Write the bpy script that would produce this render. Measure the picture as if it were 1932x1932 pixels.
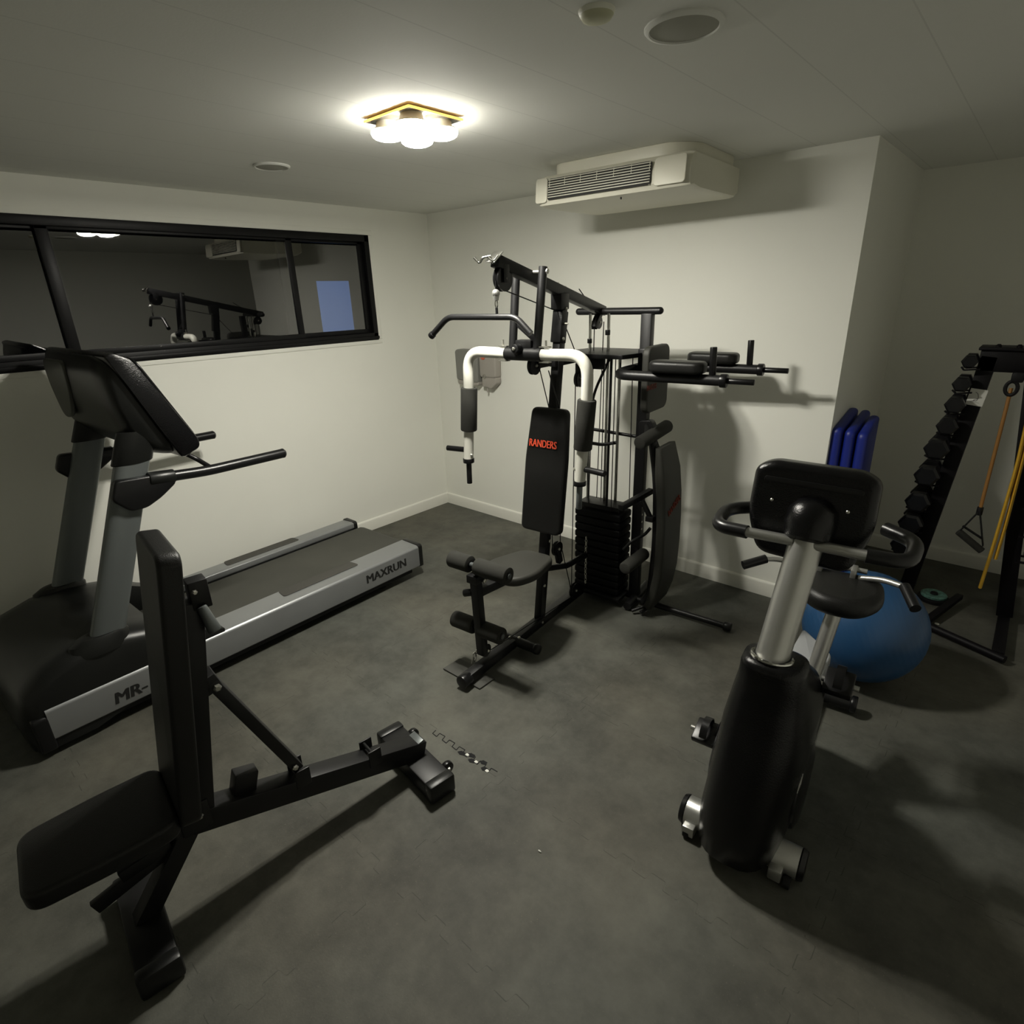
import bpy, bmesh, math, random
from mathutils import Vector, Matrix
random.seed(7)
PI = math.pi
scn = bpy.context.scene
COL = scn.collection
for o in list(bpy.data.objects): bpy.data.objects.remove(o, do_unlink=True)

# ------------------------------------------------------------------ camera
cam_d = bpy.data.cameras.new('camera'); cam = bpy.data.objects.new('camera', cam_d); COL.objects.link(cam)
cam_d.sensor_fit = 'HORIZONTAL'; cam_d.sensor_width = 36.0
cam_d.lens = 36.0 * 1085.0 / 1932.0
cam_d.clip_start = 0.02; cam_d.clip_end = 60
right = Vector((0.7490, 0.6618, -0.0310)); up = Vector((-0.2111, 0.2829, 0.9353)); back = Vector((0.6279, -0.6941, 0.3516))
right.normalize(); back = (back - right * back.dot(right)).normalized(); up = back.cross(right)
cam.matrix_world = Matrix(((right.x, up.x, back.x, 3.837), (right.y, up.y, back.y, -3.357), (right.z, up.z, back.z, 1.778), (0, 0, 0, 1)))
scn.camera = cam

# ------------------------------------------------------------------ world, exposure
w = bpy.data.worlds.new('night'); scn.world = w; w.use_nodes = True
w.node_tree.nodes['Background'].inputs[0].default_value = (0.02, 0.022, 0.028, 1)
w.node_tree.nodes['Background'].inputs[1].default_value = 0.15
scn.view_settings.view_transform = 'Standard'; scn.view_settings.look = 'None'
scn.view_settings.gamma = 1.0; scn.view_settings.use_curve_mapping = False
scn.view_settings.exposure = 0.0
LAMP_EMIT = 640.0
scn.cycles.max_bounces = 10
scn.cycles.diffuse_bounces = 6

# ------------------------------------------------------------------ materials
def mat(name, col, rough=0.5, metal=0.0, spec=0.5, bump=0.0, bscale=200.0, var=0.0, vscale=6.0, coat=0.0, detail=4.0, emit=None):
    m = bpy.data.materials.new(name); m.use_nodes = True
    nt = m.node_tree; b = nt.nodes['Principled BSDF']
    b.inputs['Base Color'].default_value = (*col, 1); b.inputs['Roughness'].default_value = rough
    b.inputs['Metallic'].default_value = metal; b.inputs['Specular IOR Level'].default_value = spec
    b.inputs['Coat Weight'].default_value = coat
    tc = nt.nodes.new('ShaderNodeTexCoord')
    if var > 0:
        n = nt.nodes.new('ShaderNodeTexNoise'); n.inputs['Scale'].default_value = vscale; n.inputs['Detail'].default_value = detail
        r = nt.nodes.new('ShaderNodeMapRange'); r.inputs[1].default_value = 0.3; r.inputs[2].default_value = 0.7
        r.inputs[3].default_value = 1 - var; r.inputs[4].default_value = 1 + var
        mx = nt.nodes.new('ShaderNodeVectorMath'); mx.operation = 'SCALE'; mx.inputs[0].default_value = col
        nt.links.new(tc.outputs['Object'], n.inputs['Vector']); nt.links.new(n.outputs[0], r.inputs[0])
        nt.links.new(r.outputs[0], mx.inputs['Scale']); nt.links.new(mx.outputs[0], b.inputs['Base Color'])
    if bump > 0:
        n2 = nt.nodes.new('ShaderNodeTexNoise'); n2.inputs['Scale'].default_value = bscale; n2.inputs['Detail'].default_value = 3
        bp = nt.nodes.new('ShaderNodeBump'); bp.inputs['Strength'].default_value = bump; bp.inputs['Distance'].default_value = 0.002
        nt.links.new(tc.outputs['Object'], n2.inputs['Vector']); nt.links.new(n2.outputs[0], bp.inputs['Height'])
        nt.links.new(bp.outputs[0], b.inputs['Normal'])
    if emit:
        b.inputs['Emission Color'].default_value = (*emit[0], 1); b.inputs['Emission Strength'].default_value = emit[1]
    return m

MW = mat('wall_paint', (0.84, 0.84, 0.775), 0.75, bump=0.08, bscale=90, var=0.02, vscale=1.5)
MC = mat('ceiling_paint', (0.76, 0.765, 0.72), 0.85, bump=0.1, bscale=120)
MTRIM = mat('skirting_paint', (0.76, 0.755, 0.69), 0.5)
BLK = mat('black_powder_coat', (0.0075, 0.0075, 0.008), 0.42, spec=0.38, var=0.15, bump=0.1, bscale=400)
WFR = mat('black_anodised_frame', (0.0045, 0.0045, 0.005), 0.45, spec=0.22)
BLKW = mat('black_weight_vinyl', (0.0035, 0.0035, 0.004), 0.6, spec=0.2)
BLKD = mat('black_rubber', (0.006, 0.006, 0.007), 0.6, spec=0.3)
LEA = mat('black_vinyl', (0.0085, 0.0085, 0.008), 0.42, spec=0.35, bump=0.35, bscale=320, var=0.1)
LEAG = mat('dark_grey_vinyl', (0.026, 0.026, 0.021), 0.6, bump=0.3, bscale=320, var=0.08)
FOAM = mat('dark_foam', (0.024, 0.024, 0.020), 0.95, bump=0.5, bscale=500)
GREYP = mat('dark_grey_plastic', (0.009, 0.0095, 0.009), 0.34, spec=0.38, bump=0.12, bscale=600, var=0.1)
BKP = mat('black_plastic', (0.006, 0.006, 0.0065), 0.3, spec=0.4, bump=0.12, bscale=500)
GLOSS = mat('black_gloss_plastic', (0.003, 0.003, 0.0035), 0.24, spec=0.36, bump=0.45, bscale=260)
SIL = mat('silver_paint', (0.30, 0.31, 0.315), 0.38, metal=0.55, var=0.05, vscale=4)
UPR = mat('grey_metallic_paint', (0.15, 0.165, 0.165), 0.36, metal=0.5)
SILB = mat('brushed_silver', (0.50, 0.50, 0.48), 0.36, metal=0.85, bump=0.1, bscale=600)
CHR = mat('chrome', (0.65, 0.65, 0.62), 0.14, metal=1.0)
ZINC = mat('zinc_bolt', (0.62, 0.61, 0.55), 0.3, metal=0.9)
WHT = mat('white_powder_coat', (0.66, 0.655, 0.59), 0.32)
PLW = mat('aged_white_plastic', (0.70, 0.685, 0.58), 0.45)
PLG = mat('grey_abs_plastic', (0.22, 0.22, 0.20), 0.5)
PLW2 = mat('pale_pink_grey_plastic', (0.36, 0.335, 0.30), 0.5)
RED = mat('red_print', (0.75, 0.085, 0.035), 0.6)
REDD = mat('dull_red_print', (0.20, 0.03, 0.015), 0.7)
INK = mat('black_print', (0.012, 0.012, 0.012), 0.5)
WINK = mat('white_print', (0.5, 0.5, 0.48), 0.5)
BELT = mat('running_belt', (0.060, 0.060, 0.050), 0.8, bump=0.5, bscale=500, var=0.15, vscale=3)
GRIPT = mat('grip_tape', (0.062, 0.060, 0.052), 0.85, bump=0.6, bscale=700)
BLUEM = mat('blue_vinyl', (0.008, 0.020, 0.22), 0.42, bump=0.2, bscale=60)
BALL = mat('blue_ball_rubber', (0.018, 0.070, 0.17), 0.36, bump=0.1, bscale=300)
YEL = mat('yellow_latex', (0.72, 0.42, 0.035), 0.55)
ORG = mat('orange_latex', (0.32, 0.15, 0.035), 0.6)
TEAL = mat('teal_enamel', (0.10, 0.22, 0.18), 0.5, var=0.5, vscale=60)
STICK = mat('white_sticker', (0.7, 0.7, 0.65), 0.5)
MESHG = mat('pegboard_grey', (0.45, 0.45, 0.42), 0.7)
GRILLE = mat('speaker_grille', (0.36, 0.36, 0.31), 0.9)
SMOKE = mat('detector_plastic', (0.72, 0.72, 0.62), 0.5)
AMBER = mat('amber_edge_glow', (0.9, 0.55, 0.12), 0.3, emit=((1.0, 0.50, 0.09), 2.2))  # emission paints the lamp light leaking out along the glass edge
BULB = mat('lit_bulb', (1, 1, 1), 0.3, emit=((1.0, 0.965, 0.86), LAMP_EMIT))
LENSR = mat('lit_lens_rim', (.9, .88, .8), .4, emit=((1.0, .965, .86), 75.0))
DARK = mat('night_black', (0.004, 0.004, 0.005), 0.9)
MATG = mat('grey_rubber_pad', (0.060, 0.060, 0.053), 0.8, bump=0.3, bscale=400)

def glass_mat():
    m = bpy.data.materials.new('window_glass'); m.use_nodes = True; nt = m.node_tree
    nt.nodes.clear(); out = nt.nodes.new('ShaderNodeOutputMaterial')
    tr = nt.nodes.new('ShaderNodeBsdfTransparent'); tr.inputs[0].default_value = (0.75, 0.77, 0.8, 1)
    gl = nt.nodes.new('ShaderNodeBsdfGlossy'); gl.inputs['Roughness'].default_value = 0.01
    fr = nt.nodes.new('ShaderNodeFresnel'); fr.inputs[0].default_value = 2.5
    mx = nt.nodes.new('ShaderNodeMixShader')
    ge = nt.nodes.new('ShaderNodeNewGeometry'); sb = nt.nodes.new('ShaderNodeMath'); sb.operation = 'MULTIPLY_ADD'; sb.use_clamp = True
    sb.inputs[1].default_value = -1.0; nt.links.new(ge.outputs['Backfacing'], sb.inputs[0]); sb.inputs[2].default_value = 1.0
    ml = nt.nodes.new('ShaderNodeMath'); ml.operation = 'MULTIPLY'; nt.links.new(fr.outputs[0], ml.inputs[0]); nt.links.new(sb.outputs[0], ml.inputs[1])
    nt.links.new(ml.outputs[0], mx.inputs[0]); nt.links.new(tr.outputs[0], mx.inputs[1]); nt.links.new(gl.outputs[0], mx.inputs[2])
    nt.links.new(mx.outputs[0], out.inputs[0]); return m
GLASS = glass_mat()

def floor_mat():
    m = bpy.data.materials.new('rubber_floor'); m.use_nodes = True; nt = m.node_tree; N = nt.nodes; L = nt.links
    b = N['Principled BSDF']; b.inputs['Roughness'].default_value = 0.66; b.inputs['Specular IOR Level'].default_value = 0.35
    tc = N.new('ShaderNodeTexCoord'); sep = N.new('ShaderNodeSeparateXYZ'); L.new(tc.outputs['Object'], sep.inputs[0])
    def math_(op, a, bb=None, c=None):
        n = N.new('ShaderNodeMath'); n.operation = op
        for i, v in enumerate((a, bb, c)):
            if v is None: continue
            if isinstance(v, (int, float)): n.inputs[i].default_value = v
            else: L.new(v, n.inputs[i])
        return n.outputs[0]
    def jig(p, q, off, tile=0.55):
        # dove-tailed seam line running along q at p = off + k*tile
        a = math_('SINE', math_('MULTIPLY', q, 2 * PI / 0.11))
        s = math_('MULTIPLY', math_('TANH', math_('MULTIPLY', a, 7.0)), 0.016)
        t = math_('SUBTRACT', math_('ADD', p, s), off)
        f = math_('ABSOLUTE', math_('SUBTRACT', math_('FRACT', math_('ADD', math_('DIVIDE', t, tile), 0.5)), 0.5))
        return math_('LESS_THAN', math_('MULTIPLY', f, tile), 0.0013)
    l1 = jig(sep.outputs[1], sep.outputs[0], -2.1); l2 = jig(sep.outputs[0], sep.outputs[1], 0.40, 1.1)
    line = math_('MAXIMUM', l1, l2)
    n1 = N.new('ShaderNodeTexNoise'); n1.inputs['Scale'].default_value = 1.7; n1.inputs['Detail'].default_value = 6; n1.inputs['Roughness'].default_value = 0.62
    n2 = N.new('ShaderNodeTexNoise'); n2.inputs['Scale'].default_value = 9; n2.inputs['Detail'].default_value = 8; n2.inputs['Roughness'].default_value = 0.7
    n3 = N.new('ShaderNodeTexNoise'); n3.inputs['Scale'].default_value = 160; n3.inputs['Detail'].default_value = 2
    n4 = N.new('ShaderNodeTexNoise'); n4.inputs['Scale'].default_value = 0.9; n4.inputs['Detail'].default_value = 2
    for n in (n1, n2, n3, n4): L.new(tc.outputs['Object'], n.inputs['Vector'])
    mixn = math_('ADD', math_('MULTIPLY', n1.outputs[0], 0.6), math_('MULTIPLY', n2.outputs[0], 0.4))
    cr = N.new('ShaderNodeValToRGB'); L.new(mixn, cr.inputs[0])
    cr.color_ramp.elements[0].position = 0.34; cr.color_ramp.elements[0].color = (0.042, 0.043, 0.037, 1)
    cr.color_ramp.elements[1].position = 0.68; cr.color_ramp.elements[1].color = (0.128, 0.128, 0.111, 1)
    # flecks of EPDM and dusty scuffs
    fl = N.new('ShaderNodeValToRGB'); L.new(n3.outputs[0], fl.inputs[0])
    fl.color_ramp.elements[0].position = 0.66; fl.color_ramp.elements[0].color = (0, 0, 0, 1)
    fl.color_ramp.elements[1].position = 0.78; fl.color_ramp.elements[1].color = (1, 1, 1, 1)
    mix = N.new('ShaderNodeMix'); mix.data_type = 'RGBA'; L.new(fl.outputs[0], mix.inputs[0]); L.new(cr.outputs[0], mix.inputs[6]); mix.inputs[7].default_value = (0.13, 0.125, 0.10, 1)
    tint = N.new('ShaderNodeMix'); tint.data_type = 'RGBA'; tint.blend_type = 'MULTIPLY'; tint.inputs[0].default_value = 0.6
    tr = N.new('ShaderNodeValToRGB'); L.new(n4.outputs[0], tr.inputs[0])
    tr.color_ramp.elements[0].position = 0.35; tr.color_ramp.elements[0].color = (0.92, 0.98, 1.0, 1)
    tr.color_ramp.elements[1].position = 0.65; tr.color_ramp.elements[1].color = (1.0, 0.93, 0.82, 1)
    L.new(mix.outputs[2], tint.inputs[6]); L.new(tr.outputs[0], tint.inputs[7])
    brk = math_('MULTIPLY', line, math_('GREATER_THAN', n2.outputs[0], 0.47))
    fin = N.new('ShaderNodeMix'); fin.data_type = 'RGBA'; L.new(math_('MULTIPLY', brk, 0.5), fin.inputs[0]); L.new(tint.outputs[2], fin.inputs[6]); fin.inputs[7].default_value = (0.012, 0.012, 0.010, 1)
    L.new(fin.outputs[2], b.inputs['Base Color'])
    bp = N.new('ShaderNodeBump'); bp.inputs['Strength'].default_value = 0.5; bp.inputs['Distance'].default_value = 0.003
    L.new(math_('ADD', math_('MULTIPLY', n2.outputs[0], 0.8), math_('MULTIPLY', n3.outputs[0], 0.3)), bp.inputs['Height']); L.new(bp.outputs[0], b.inputs['Normal'])
    return m
MF = floor_mat()

def add_seams(m, axis, pitch, off, depth=0.75):
    nt = m.node_tree; N = nt.nodes; L = nt.links; b = N['Principled BSDF']
    tc = N.new('ShaderNodeTexCoord'); sep = N.new('ShaderNodeSeparateXYZ'); L.new(tc.outputs['Object'], sep.inputs[0])
    def mt(op, a, bb):
        n = N.new('ShaderNodeMath'); n.operation = op
        for i, v in enumerate((a, bb)):
            if isinstance(v, (int, float)): n.inputs[i].default_value = v
            elif v is not None: L.new(v, n.inputs[i])
        return n.outputs[0]
    f = mt('ABSOLUTE', mt('SUBTRACT', mt('FRACT', mt('DIVIDE', mt('SUBTRACT', sep.outputs[axis], off), pitch), None), 0.5), None)
    g = mt('GREATER_THAN', f, 0.5 - 0.0022 / pitch)
    mx = N.new('ShaderNodeMix'); mx.data_type = 'RGBA'; L.new(g, mx.inputs[0])
    c = b.inputs['Base Color'].default_value[:]
    mx.inputs[6].default_value = c; mx.inputs[7].default_value = (c[0] * depth, c[1] * depth, c[2] * depth, 1)
    L.new(mx.outputs[2], b.inputs['Base Color'])
add_seams(MC, 0, 0.30, 2.84, 0.87)

# ------------------------------------------------------------------ mesh helpers
class MB:
    def __init__(s): s.bm = bmesh.new()
    def _add(s, t, smooth=True):
        for f in t.faces: f.smooth = smooth
        bmesh.ops.recalc_face_normals(t, faces=t.faces)
        me = bpy.data.meshes.new('tmp'); t.to_mesh(me); t.free(); s.bm.from_mesh(me); bpy.data.meshes.remove(me); return s
    def box(s, c, d, bev=0.0, rot=None, seg=2):
        t = bmesh.new(); bmesh.ops.create_cube(t, size=1.0)
        for v in t.verts: v.co = Vector((v.co.x * d[0], v.co.y * d[1], v.co.z * d[2]))
        if bev > 0: bmesh.ops.bevel(t, geom=t.edges[:], offset=min(bev, min(d) * 0.49), segments=seg, profile=0.5, affect='EDGES')
        if rot is not None: bmesh.ops.transform(t, matrix=rot.to_4x4(), verts=t.verts)
        bmesh.ops.translate(t, vec=Vector(c), verts=t.verts); return s._add(t)
    def beam(s, p0, p1, wd, ht, bev=0.004, up=None):
        p0 = Vector(p0); p1 = Vector(p1); d = p1 - p0; z = d.normalized()
        u = Vector(up) if up else (Vector((0, 0, 1)) if abs(z.z) < 0.85 else Vector((0, 1, 0)))
        x = u.cross(z).normalized(); y = z.cross(x)
        R = Matrix((x, y, z)).transposed()
        return s.box((p0 + p1) / 2, (wd, ht, d.length), bev, R)
    def cyl(s, p0, p1, r0, r1=None, seg=24, bev=0.0):
        p0 = Vector(p0); p1 = Vector(p1); d = p1 - p0; r1 = r0 if r1 is None else r1
        L_ = d.length; b = min(bev, L_ * 0.45, r0 * 0.9)
        if b > 0: prof = [(r0 - b, 0), (r0 - b * 0.3, b * 0.3), (r0, b), (r1, L_ - b), (r1 - b * 0.3, L_ - b * 0.3), (r1 - b, L_)]
        else: prof = [(r0, 0), (r1, L_)]
        return s.lathe(prof, p0, d, seg)
    def lathe(s, prof, p0, axis, seg=32, cap=True, su=1.0, sv=1.0):
        z = Vector(axis).normalized(); u = Vector((0, 0, 1)) if abs(z.z) < 0.9 else Vector((1, 0, 0))
        x = u.cross(z).normalized(); y = z.cross(x); p0 = Vector(p0); t = bmesh.new(); rings = []
        for r, h in prof:
            rings.append([t.verts.new(p0 + z * h + (x * math.cos(a) * su + y * math.sin(a) * sv) * max(r, 1e-5)) for a in [2 * PI * i / seg for i in range(seg)]])
        for a, b in zip(rings, rings[1:]):
            for i in range(seg): t.faces.new((a[i], a[(i + 1) % seg], b[(i + 1) % seg], b[i]))
        if cap: t.faces.new(rings[0]); t.faces.new(rings[-1])
        return s._add(t)
    def tube(s, pts, r, fil=0.0, seg=14, nf=7, cap=True, flat=1.0):
        P = [Vector(p) for p in pts]; path = [P[0]]
        for i in range(1, len(P) - 1):
            a, b, c = P[i - 1], P[i], P[i + 1]; f = min(fil, (a - b).length * 0.49, (c - b).length * 0.49)
            if f <= 1e-5: path.append(b); continue
            s0 = b + (a - b).normalized() * f; s1 = b + (c - b).normalized() * f
            for k in range(nf + 1):
                q = k / nf; path.append(s0 * (1 - q) ** 2 + b * 2 * q * (1 - q) + s1 * q * q)
        path.append(P[-1]); t = bmesh.new(); rings = []; prev = None
        for i, p in enumerate(path):
            d = (path[min(i + 1, len(path) - 1)] - path[max(i - 1, 0)]).normalized()
            if prev is None:
                u = Vector((0, 0, 1)) if abs(d.z) < 0.9 else Vector((1, 0, 0)); x = u.cross(d).normalized()
            else:
                x = (prev - d * prev.dot(d)).normalized()
            prev = x; y = d.cross(x)
            rings.append([t.verts.new(p + (x * math.cos(a) + y * math.sin(a) * flat) * r) for a in [2 * PI * k / seg for k in range(seg)]])
        for a, b in zip(rings, rings[1:]):
            for k in range(seg): t.faces.new((a[k], a[(k + 1) % seg], b[(k + 1) % seg], b[k]))
        if cap: t.faces.new(rings[0]); t.faces.new(rings[-1])
        return s._add(t)
    def slab(s, outline, th, M=None, bev=0.0, seg=3):
        """outline in local XY, extruded -th/2..th/2 along local Z"""
        t = bmesh.new(); a = [t.verts.new((x, y, -th / 2)) for x, y in outline]; b = [t.verts.new((x, y, th / 2)) for x, y in outline]
        fa = t.faces.new(a); fb = t.faces.new(b); n = len(a)
        for i in range(n): t.faces.new((a[i], a[(i + 1) % n], b[(i + 1) % n], b[i]))
        bmesh.ops.recalc_face_normals(t, faces=t.faces)
        if bev > 0:
            ed = [e for e in t.edges if (e in fa.edges[:] or e in fb.edges[:])]
            bmesh.ops.bevel(t, geom=ed, offset=min(bev, th * 0.48), segments=seg, profile=0.5, affect='EDGES')
        if M is not None: bmesh.ops.transform(t, matrix=M, verts=t.verts)
        return s._add(t)
    def sphere(s, c, r, seg=32, rings=18):
        t = bmesh.new(); bmesh.ops.create_uvsphere(t, u_segments=seg, v_segments=rings, radius=1.0)
        rr = r if isinstance(r, (tuple, list)) else (r, r, r)
        for v in t.verts: v.co = Vector((v.co.x * rr[0] + c[0], v.co.y * rr[1] + c[1], v.co.z * rr[2] + c[2]))
        return s._add(t)
    def torus(s, c, R, r, axis=(0, 0, 1), seg=32, rs=10, a0=0, a1=2 * PI, sx=1.0, sy=1.0):
        z = Vector(axis).normalized(); u = Vector((0, 0, 1)) if abs(z.z) < 0.9 else Vector((1, 0, 0)); x = u.cross(z).normalized(); y = z.cross(x); c = Vector(c)
        full = abs(a1 - a0 - 2 * PI) < 1e-4; n = seg if full else seg + 1; t = bmesh.new(); rings = []
        for i in range(n):
            a = a0 + (a1 - a0) * i / seg; d = x * math.cos(a) * sx + y * math.sin(a) * sy; dn = d.normalized()
            rings.append([t.verts.new(c + d * R + dn * math.cos(b) * r + z * math.sin(b) * r) for b in [2 * PI * k / rs for k in range(rs)]])
        m = n if full else n - 1
        for i in range(m):
            a, b = rings[i], rings[(i + 1) % n]
            for k in range(rs): t.faces.new((a[k], a[(k + 1) % rs], b[(k + 1) % rs], b[k]))
        if not full: t.faces.new(rings[0]); t.faces.new(rings[-1])
        return s._add(t)
    def loft(s, secs, cap=True):
        t = bmesh.new(); R = [[t.verts.new(Vector(p)) for p in sec] for sec in secs]; n = len(R[0])
        for a, b in zip(R, R[1:]):
            for i in range(n): t.faces.new((a[i], a[(i + 1) % n], b[(i + 1) % n], b[i]))
        if cap: t.faces.new(R[0]); t.faces.new(R[-1])
        return s._add(t)
    def quad(s, pts):
        t = bmesh.new(); t.faces.new([t.verts.new(p) for p in pts]); return s._add(t, False)
    def build(s, name, m, parent=None, sharp=38, label=None, stuff=False):
        if name in ('bolt', 'screw', 'pin_hole', 'wheel_bracket'):      # every bolt a part of its own
            seen = set(); isl = []
            for v in s.bm.verts:
                if v in seen: continue
                st_ = [v]; grp = []; seen.add(v)
                while st_:
                    q = st_.pop(); grp.append(q)
                    for e in q.link_edges:
                        o_ = e.other_vert(q)
                        if o_ not in seen: seen.add(o_); st_.append(o_)
                isl.append(grp)
            for grp in isl[1:]:
                idx = {v: i for i, v in enumerate(grp)}; nb_ = MB(); vs = [nb_.bm.verts.new(v.co) for v in grp]
                for f in {f for v in grp for f in v.link_faces}:
                    nf_ = nb_.bm.faces.new([vs[idx[v]] for v in f.verts]); nf_.smooth = True
                nb_.build2(name, m, parent, sharp, label, stuff)
            for grp in isl[1:]: bmesh.ops.delete(s.bm, geom=grp, context='VERTS')
        return s.build2(name, m, parent, sharp, label, stuff)
    def build2(s, name, m, parent=None, sharp=38, label=None, stuff=False):
        me = bpy.data.meshes.new(name); s.bm.to_mesh(me); s.bm.free()
        me.set_sharp_from_angle(angle=math.radians(sharp)); me.materials.append(m)
        o = bpy.data.objects.new(name, me); COL.objects.link(o)
        if parent is not None: o.parent = parent
        if label: o['label'] = label
        if stuff: o['kind'] = 'stuff'
        return o

def rrect(w_, h_, r, n=5, cx=0, cy=0):
    out = []
    for sx, sy, a0 in ((1, 1, 0), (-1, 1, PI / 2), (-1, -1, PI), (1, -1, 3 * PI / 2)):
        for k in range(n + 1):
            a = a0 + PI / 2 * k / n
            out.append((cx + sx * (w_ / 2 - r) + r * math.cos(a), cy + sy * (h_ / 2 - r) + r * math.sin(a)))
    return out
def rpoly(pts, r, n=4):
    """rounded polygon"""
    out = []; N_ = len(pts)
    for i in range(N_):
        a = Vector(pts[i - 1]); b = Vector(pts[i]); c = Vector(pts[(i + 1) % N_]); f = min(r, (a - b).length * .45, (c - b).length * .45)
        s0 = b + (a - b).normalized() * f; s1 = b + (c - b).normalized() * f
        for k in range(n + 1):
            q = k / n; p = s0 * (1 - q) ** 2 + b * 2 * q * (1 - q) + s1 * q * q; out.append((p.x, p.y))
    return out
def frame(o, x, y):
    """matrix with given origin, local X, local Y axes"""
    x = Vector(x).normalized(); y = Vector(y); y = (y - x * y.dot(x)).normalized(); z = x.cross(y)
    return Matrix(((x.x, y.x, z.x, o[0]), (x.y, y.y, z.y, o[1]), (x.z, y.z, z.z, o[2]), (0, 0, 0, 1)))
def thing(name, label, cat, loc=(0, 0, 0), rz=0.0, group=None):
    o = bpy.data.objects.new(name, None); COL.objects.link(o); o.location = loc; o.rotation_euler = (0, 0, math.radians(rz))
    o.empty_display_size = 0.1; o['label'] = label; o['category'] = cat
    if group: o['group'] = group
    return o
def tag(o, label, cat, group=None):
    o['label'] = label; o['category'] = cat
    if group: o['group'] = group
    return o
def struct(mb, name, m, parent=None):
    o = mb.build(name, m, parent)
    if parent is None: o['kind'] = 'structure'
    return o
def text(body, size, M, m, parent, name='lettering', extr=0.0006, bold=0.0, shear=0.0, sx=1.0, label=None):
    cu = bpy.data.curves.new('t', 'FONT'); cu.body = body; cu.size = size; cu.extrude = extr; cu.shear = shear
    cu.align_x = 'CENTER'; cu.align_y = 'CENTER'; cu.resolution_u = 3
    ob = bpy.data.objects.new('t', cu); COL.objects.link(ob)
    dg = bpy.context.evaluated_depsgraph_get(); me = bpy.data.meshes.new_from_object(ob.evaluated_get(dg))
    bpy.data.objects.remove(ob); bpy.data.curves.remove(cu)
    if bold:
        bm = bmesh.new()
        for k in (-1, 0, 1):
            m2 = me.copy(); m2.transform(Matrix.Translation((k * bold / sx, 0, k * .00004))); bm.from_mesh(m2); bpy.data.meshes.remove(m2)
        bm.to_mesh(me); bm.free()
    me.transform(M @ Matrix.Diagonal((sx, 1, 1, 1))); me.materials.clear(); me.materials.append(m); me.name = name
    o = bpy.data.objects.new(name, me); COL.objects.link(o); o.parent = parent
    if label: o['label'] = label
    return o
def bolt(mb, p, axis, r=0.009, h=0.008):
    a = Vector(axis).normalized(); mb.lathe([(r, 0), (r, h * .6), (r * .6, h)], p, a, 6)
def pulley(parent, c, r, axis=(1, 0, 0), th=0.022, bolt_mat=ZINC):
    a = Vector(axis).normalized(); c = Vector(c)
    mb = MB().lathe([(r * .25, 0), (r, 0), (r, th * .2), (r * .86, th * .5), (r, th * .8), (r, th), (r * .25, th)], c - a * th / 2, a, 36)
    o = mb.build('pulley', BKP, parent)
    b = MB(); bolt(b, c + a * th / 2, a, 0.0085, 0.009); bolt(b, c - a * th / 2, -a, 0.0085, 0.009)
    b.build('bolt', bolt_mat, o, label='zinc bolt head'); return o

# ------------------------------------------------------------------ room shell
H = 2.4
XR, YB, YN = 4.5, -6.4, 1.2     # right wall, rear wall, niche wall
XN = 3.098
struct(MB().box((XR / 2, (YB + YN) / 2, -0.05), (XR + .4, YN - YB + .4, 0.1)), 'floor', MF)
struct(MB().box((XR / 2, (YB + YN) / 2, H + 0.05), (XR + .4, YN - YB + .4, 0.1)), 'ceiling', MC)
WY0, WY1, WZ0, WZ1 = -4.05, -0.583, 1.502, 2.222
wl = MB()
wl.box((-0.06, (YB + 0) / 2, WZ0 / 2), (0.12, -YB, WZ0)); wl.box((-0.06, YB / 2, (WZ1 + H) / 2), (0.12, -YB, H - WZ1))
wl.box((-0.06, WY1 / 2, (WZ0 + WZ1) / 2), (0.12, -WY1, WZ1 - WZ0)); wl.box((-0.06, (YB + WY0) / 2, (WZ0 + WZ1) / 2), (0.12, WY0 - YB, WZ1 - WZ0))
struct(wl, 'wall_left', MW)
struct(MB().box((XN / 2 - .06, 0.06, H / 2), (XN + .12, 0.12, H)), 'wall_back', MW)
struct(MB().box((XN - 0.06, (YN + .12) / 2 + .06, H / 2), (0.12, YN - .0, H)), 'wall_niche_side', MW)
struct(MB().box(((XN + XR) / 2, YN + 0.06, H / 2), (XR - XN + .24, 0.12, H)), 'wall_niche_back', MW)
struct(MB().box((XR + 0.06, (YB + YN) / 2, H / 2), (0.12, YN - YB, H)), 'wall_right', MW)
struct(MB().box((XR / 2, YB - 0.06, H / 2), (XR + .24, 0.12, H)), 'wall_rear', MW)
def skirting(name, p0, p1, n):
    p0 = Vector(p0); p1 = Vector(p1); d = (p1 - p0).normalized(); nn = Vector(n)
    M = frame(tuple((p0 + p1) / 2), nn, (0, 0, 1))
    struct(MB().slab([(0, 0), (0.014, 0), (0.014, 0.082), (0.011, 0.09), (0.006, 0.094), (0, 0.096)], (p1 - p0).length, M), name, MTRIM)
skirting('baseboard_left', (0, YB, 0), (0, 0, 0), (1, 0, 0))
skirting('baseboard_back', (0.014, 0, 0), (XN, 0, 0), (0, -1, 0))
skirting('baseboard_niche_side', (XN, 0, 0), (XN, YN, 0), (1, 0, 0))
skirting('baseboard_niche_back', (XN + .014, YN, 0), (XR, YN, 0), (0, -1, 0))
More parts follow.
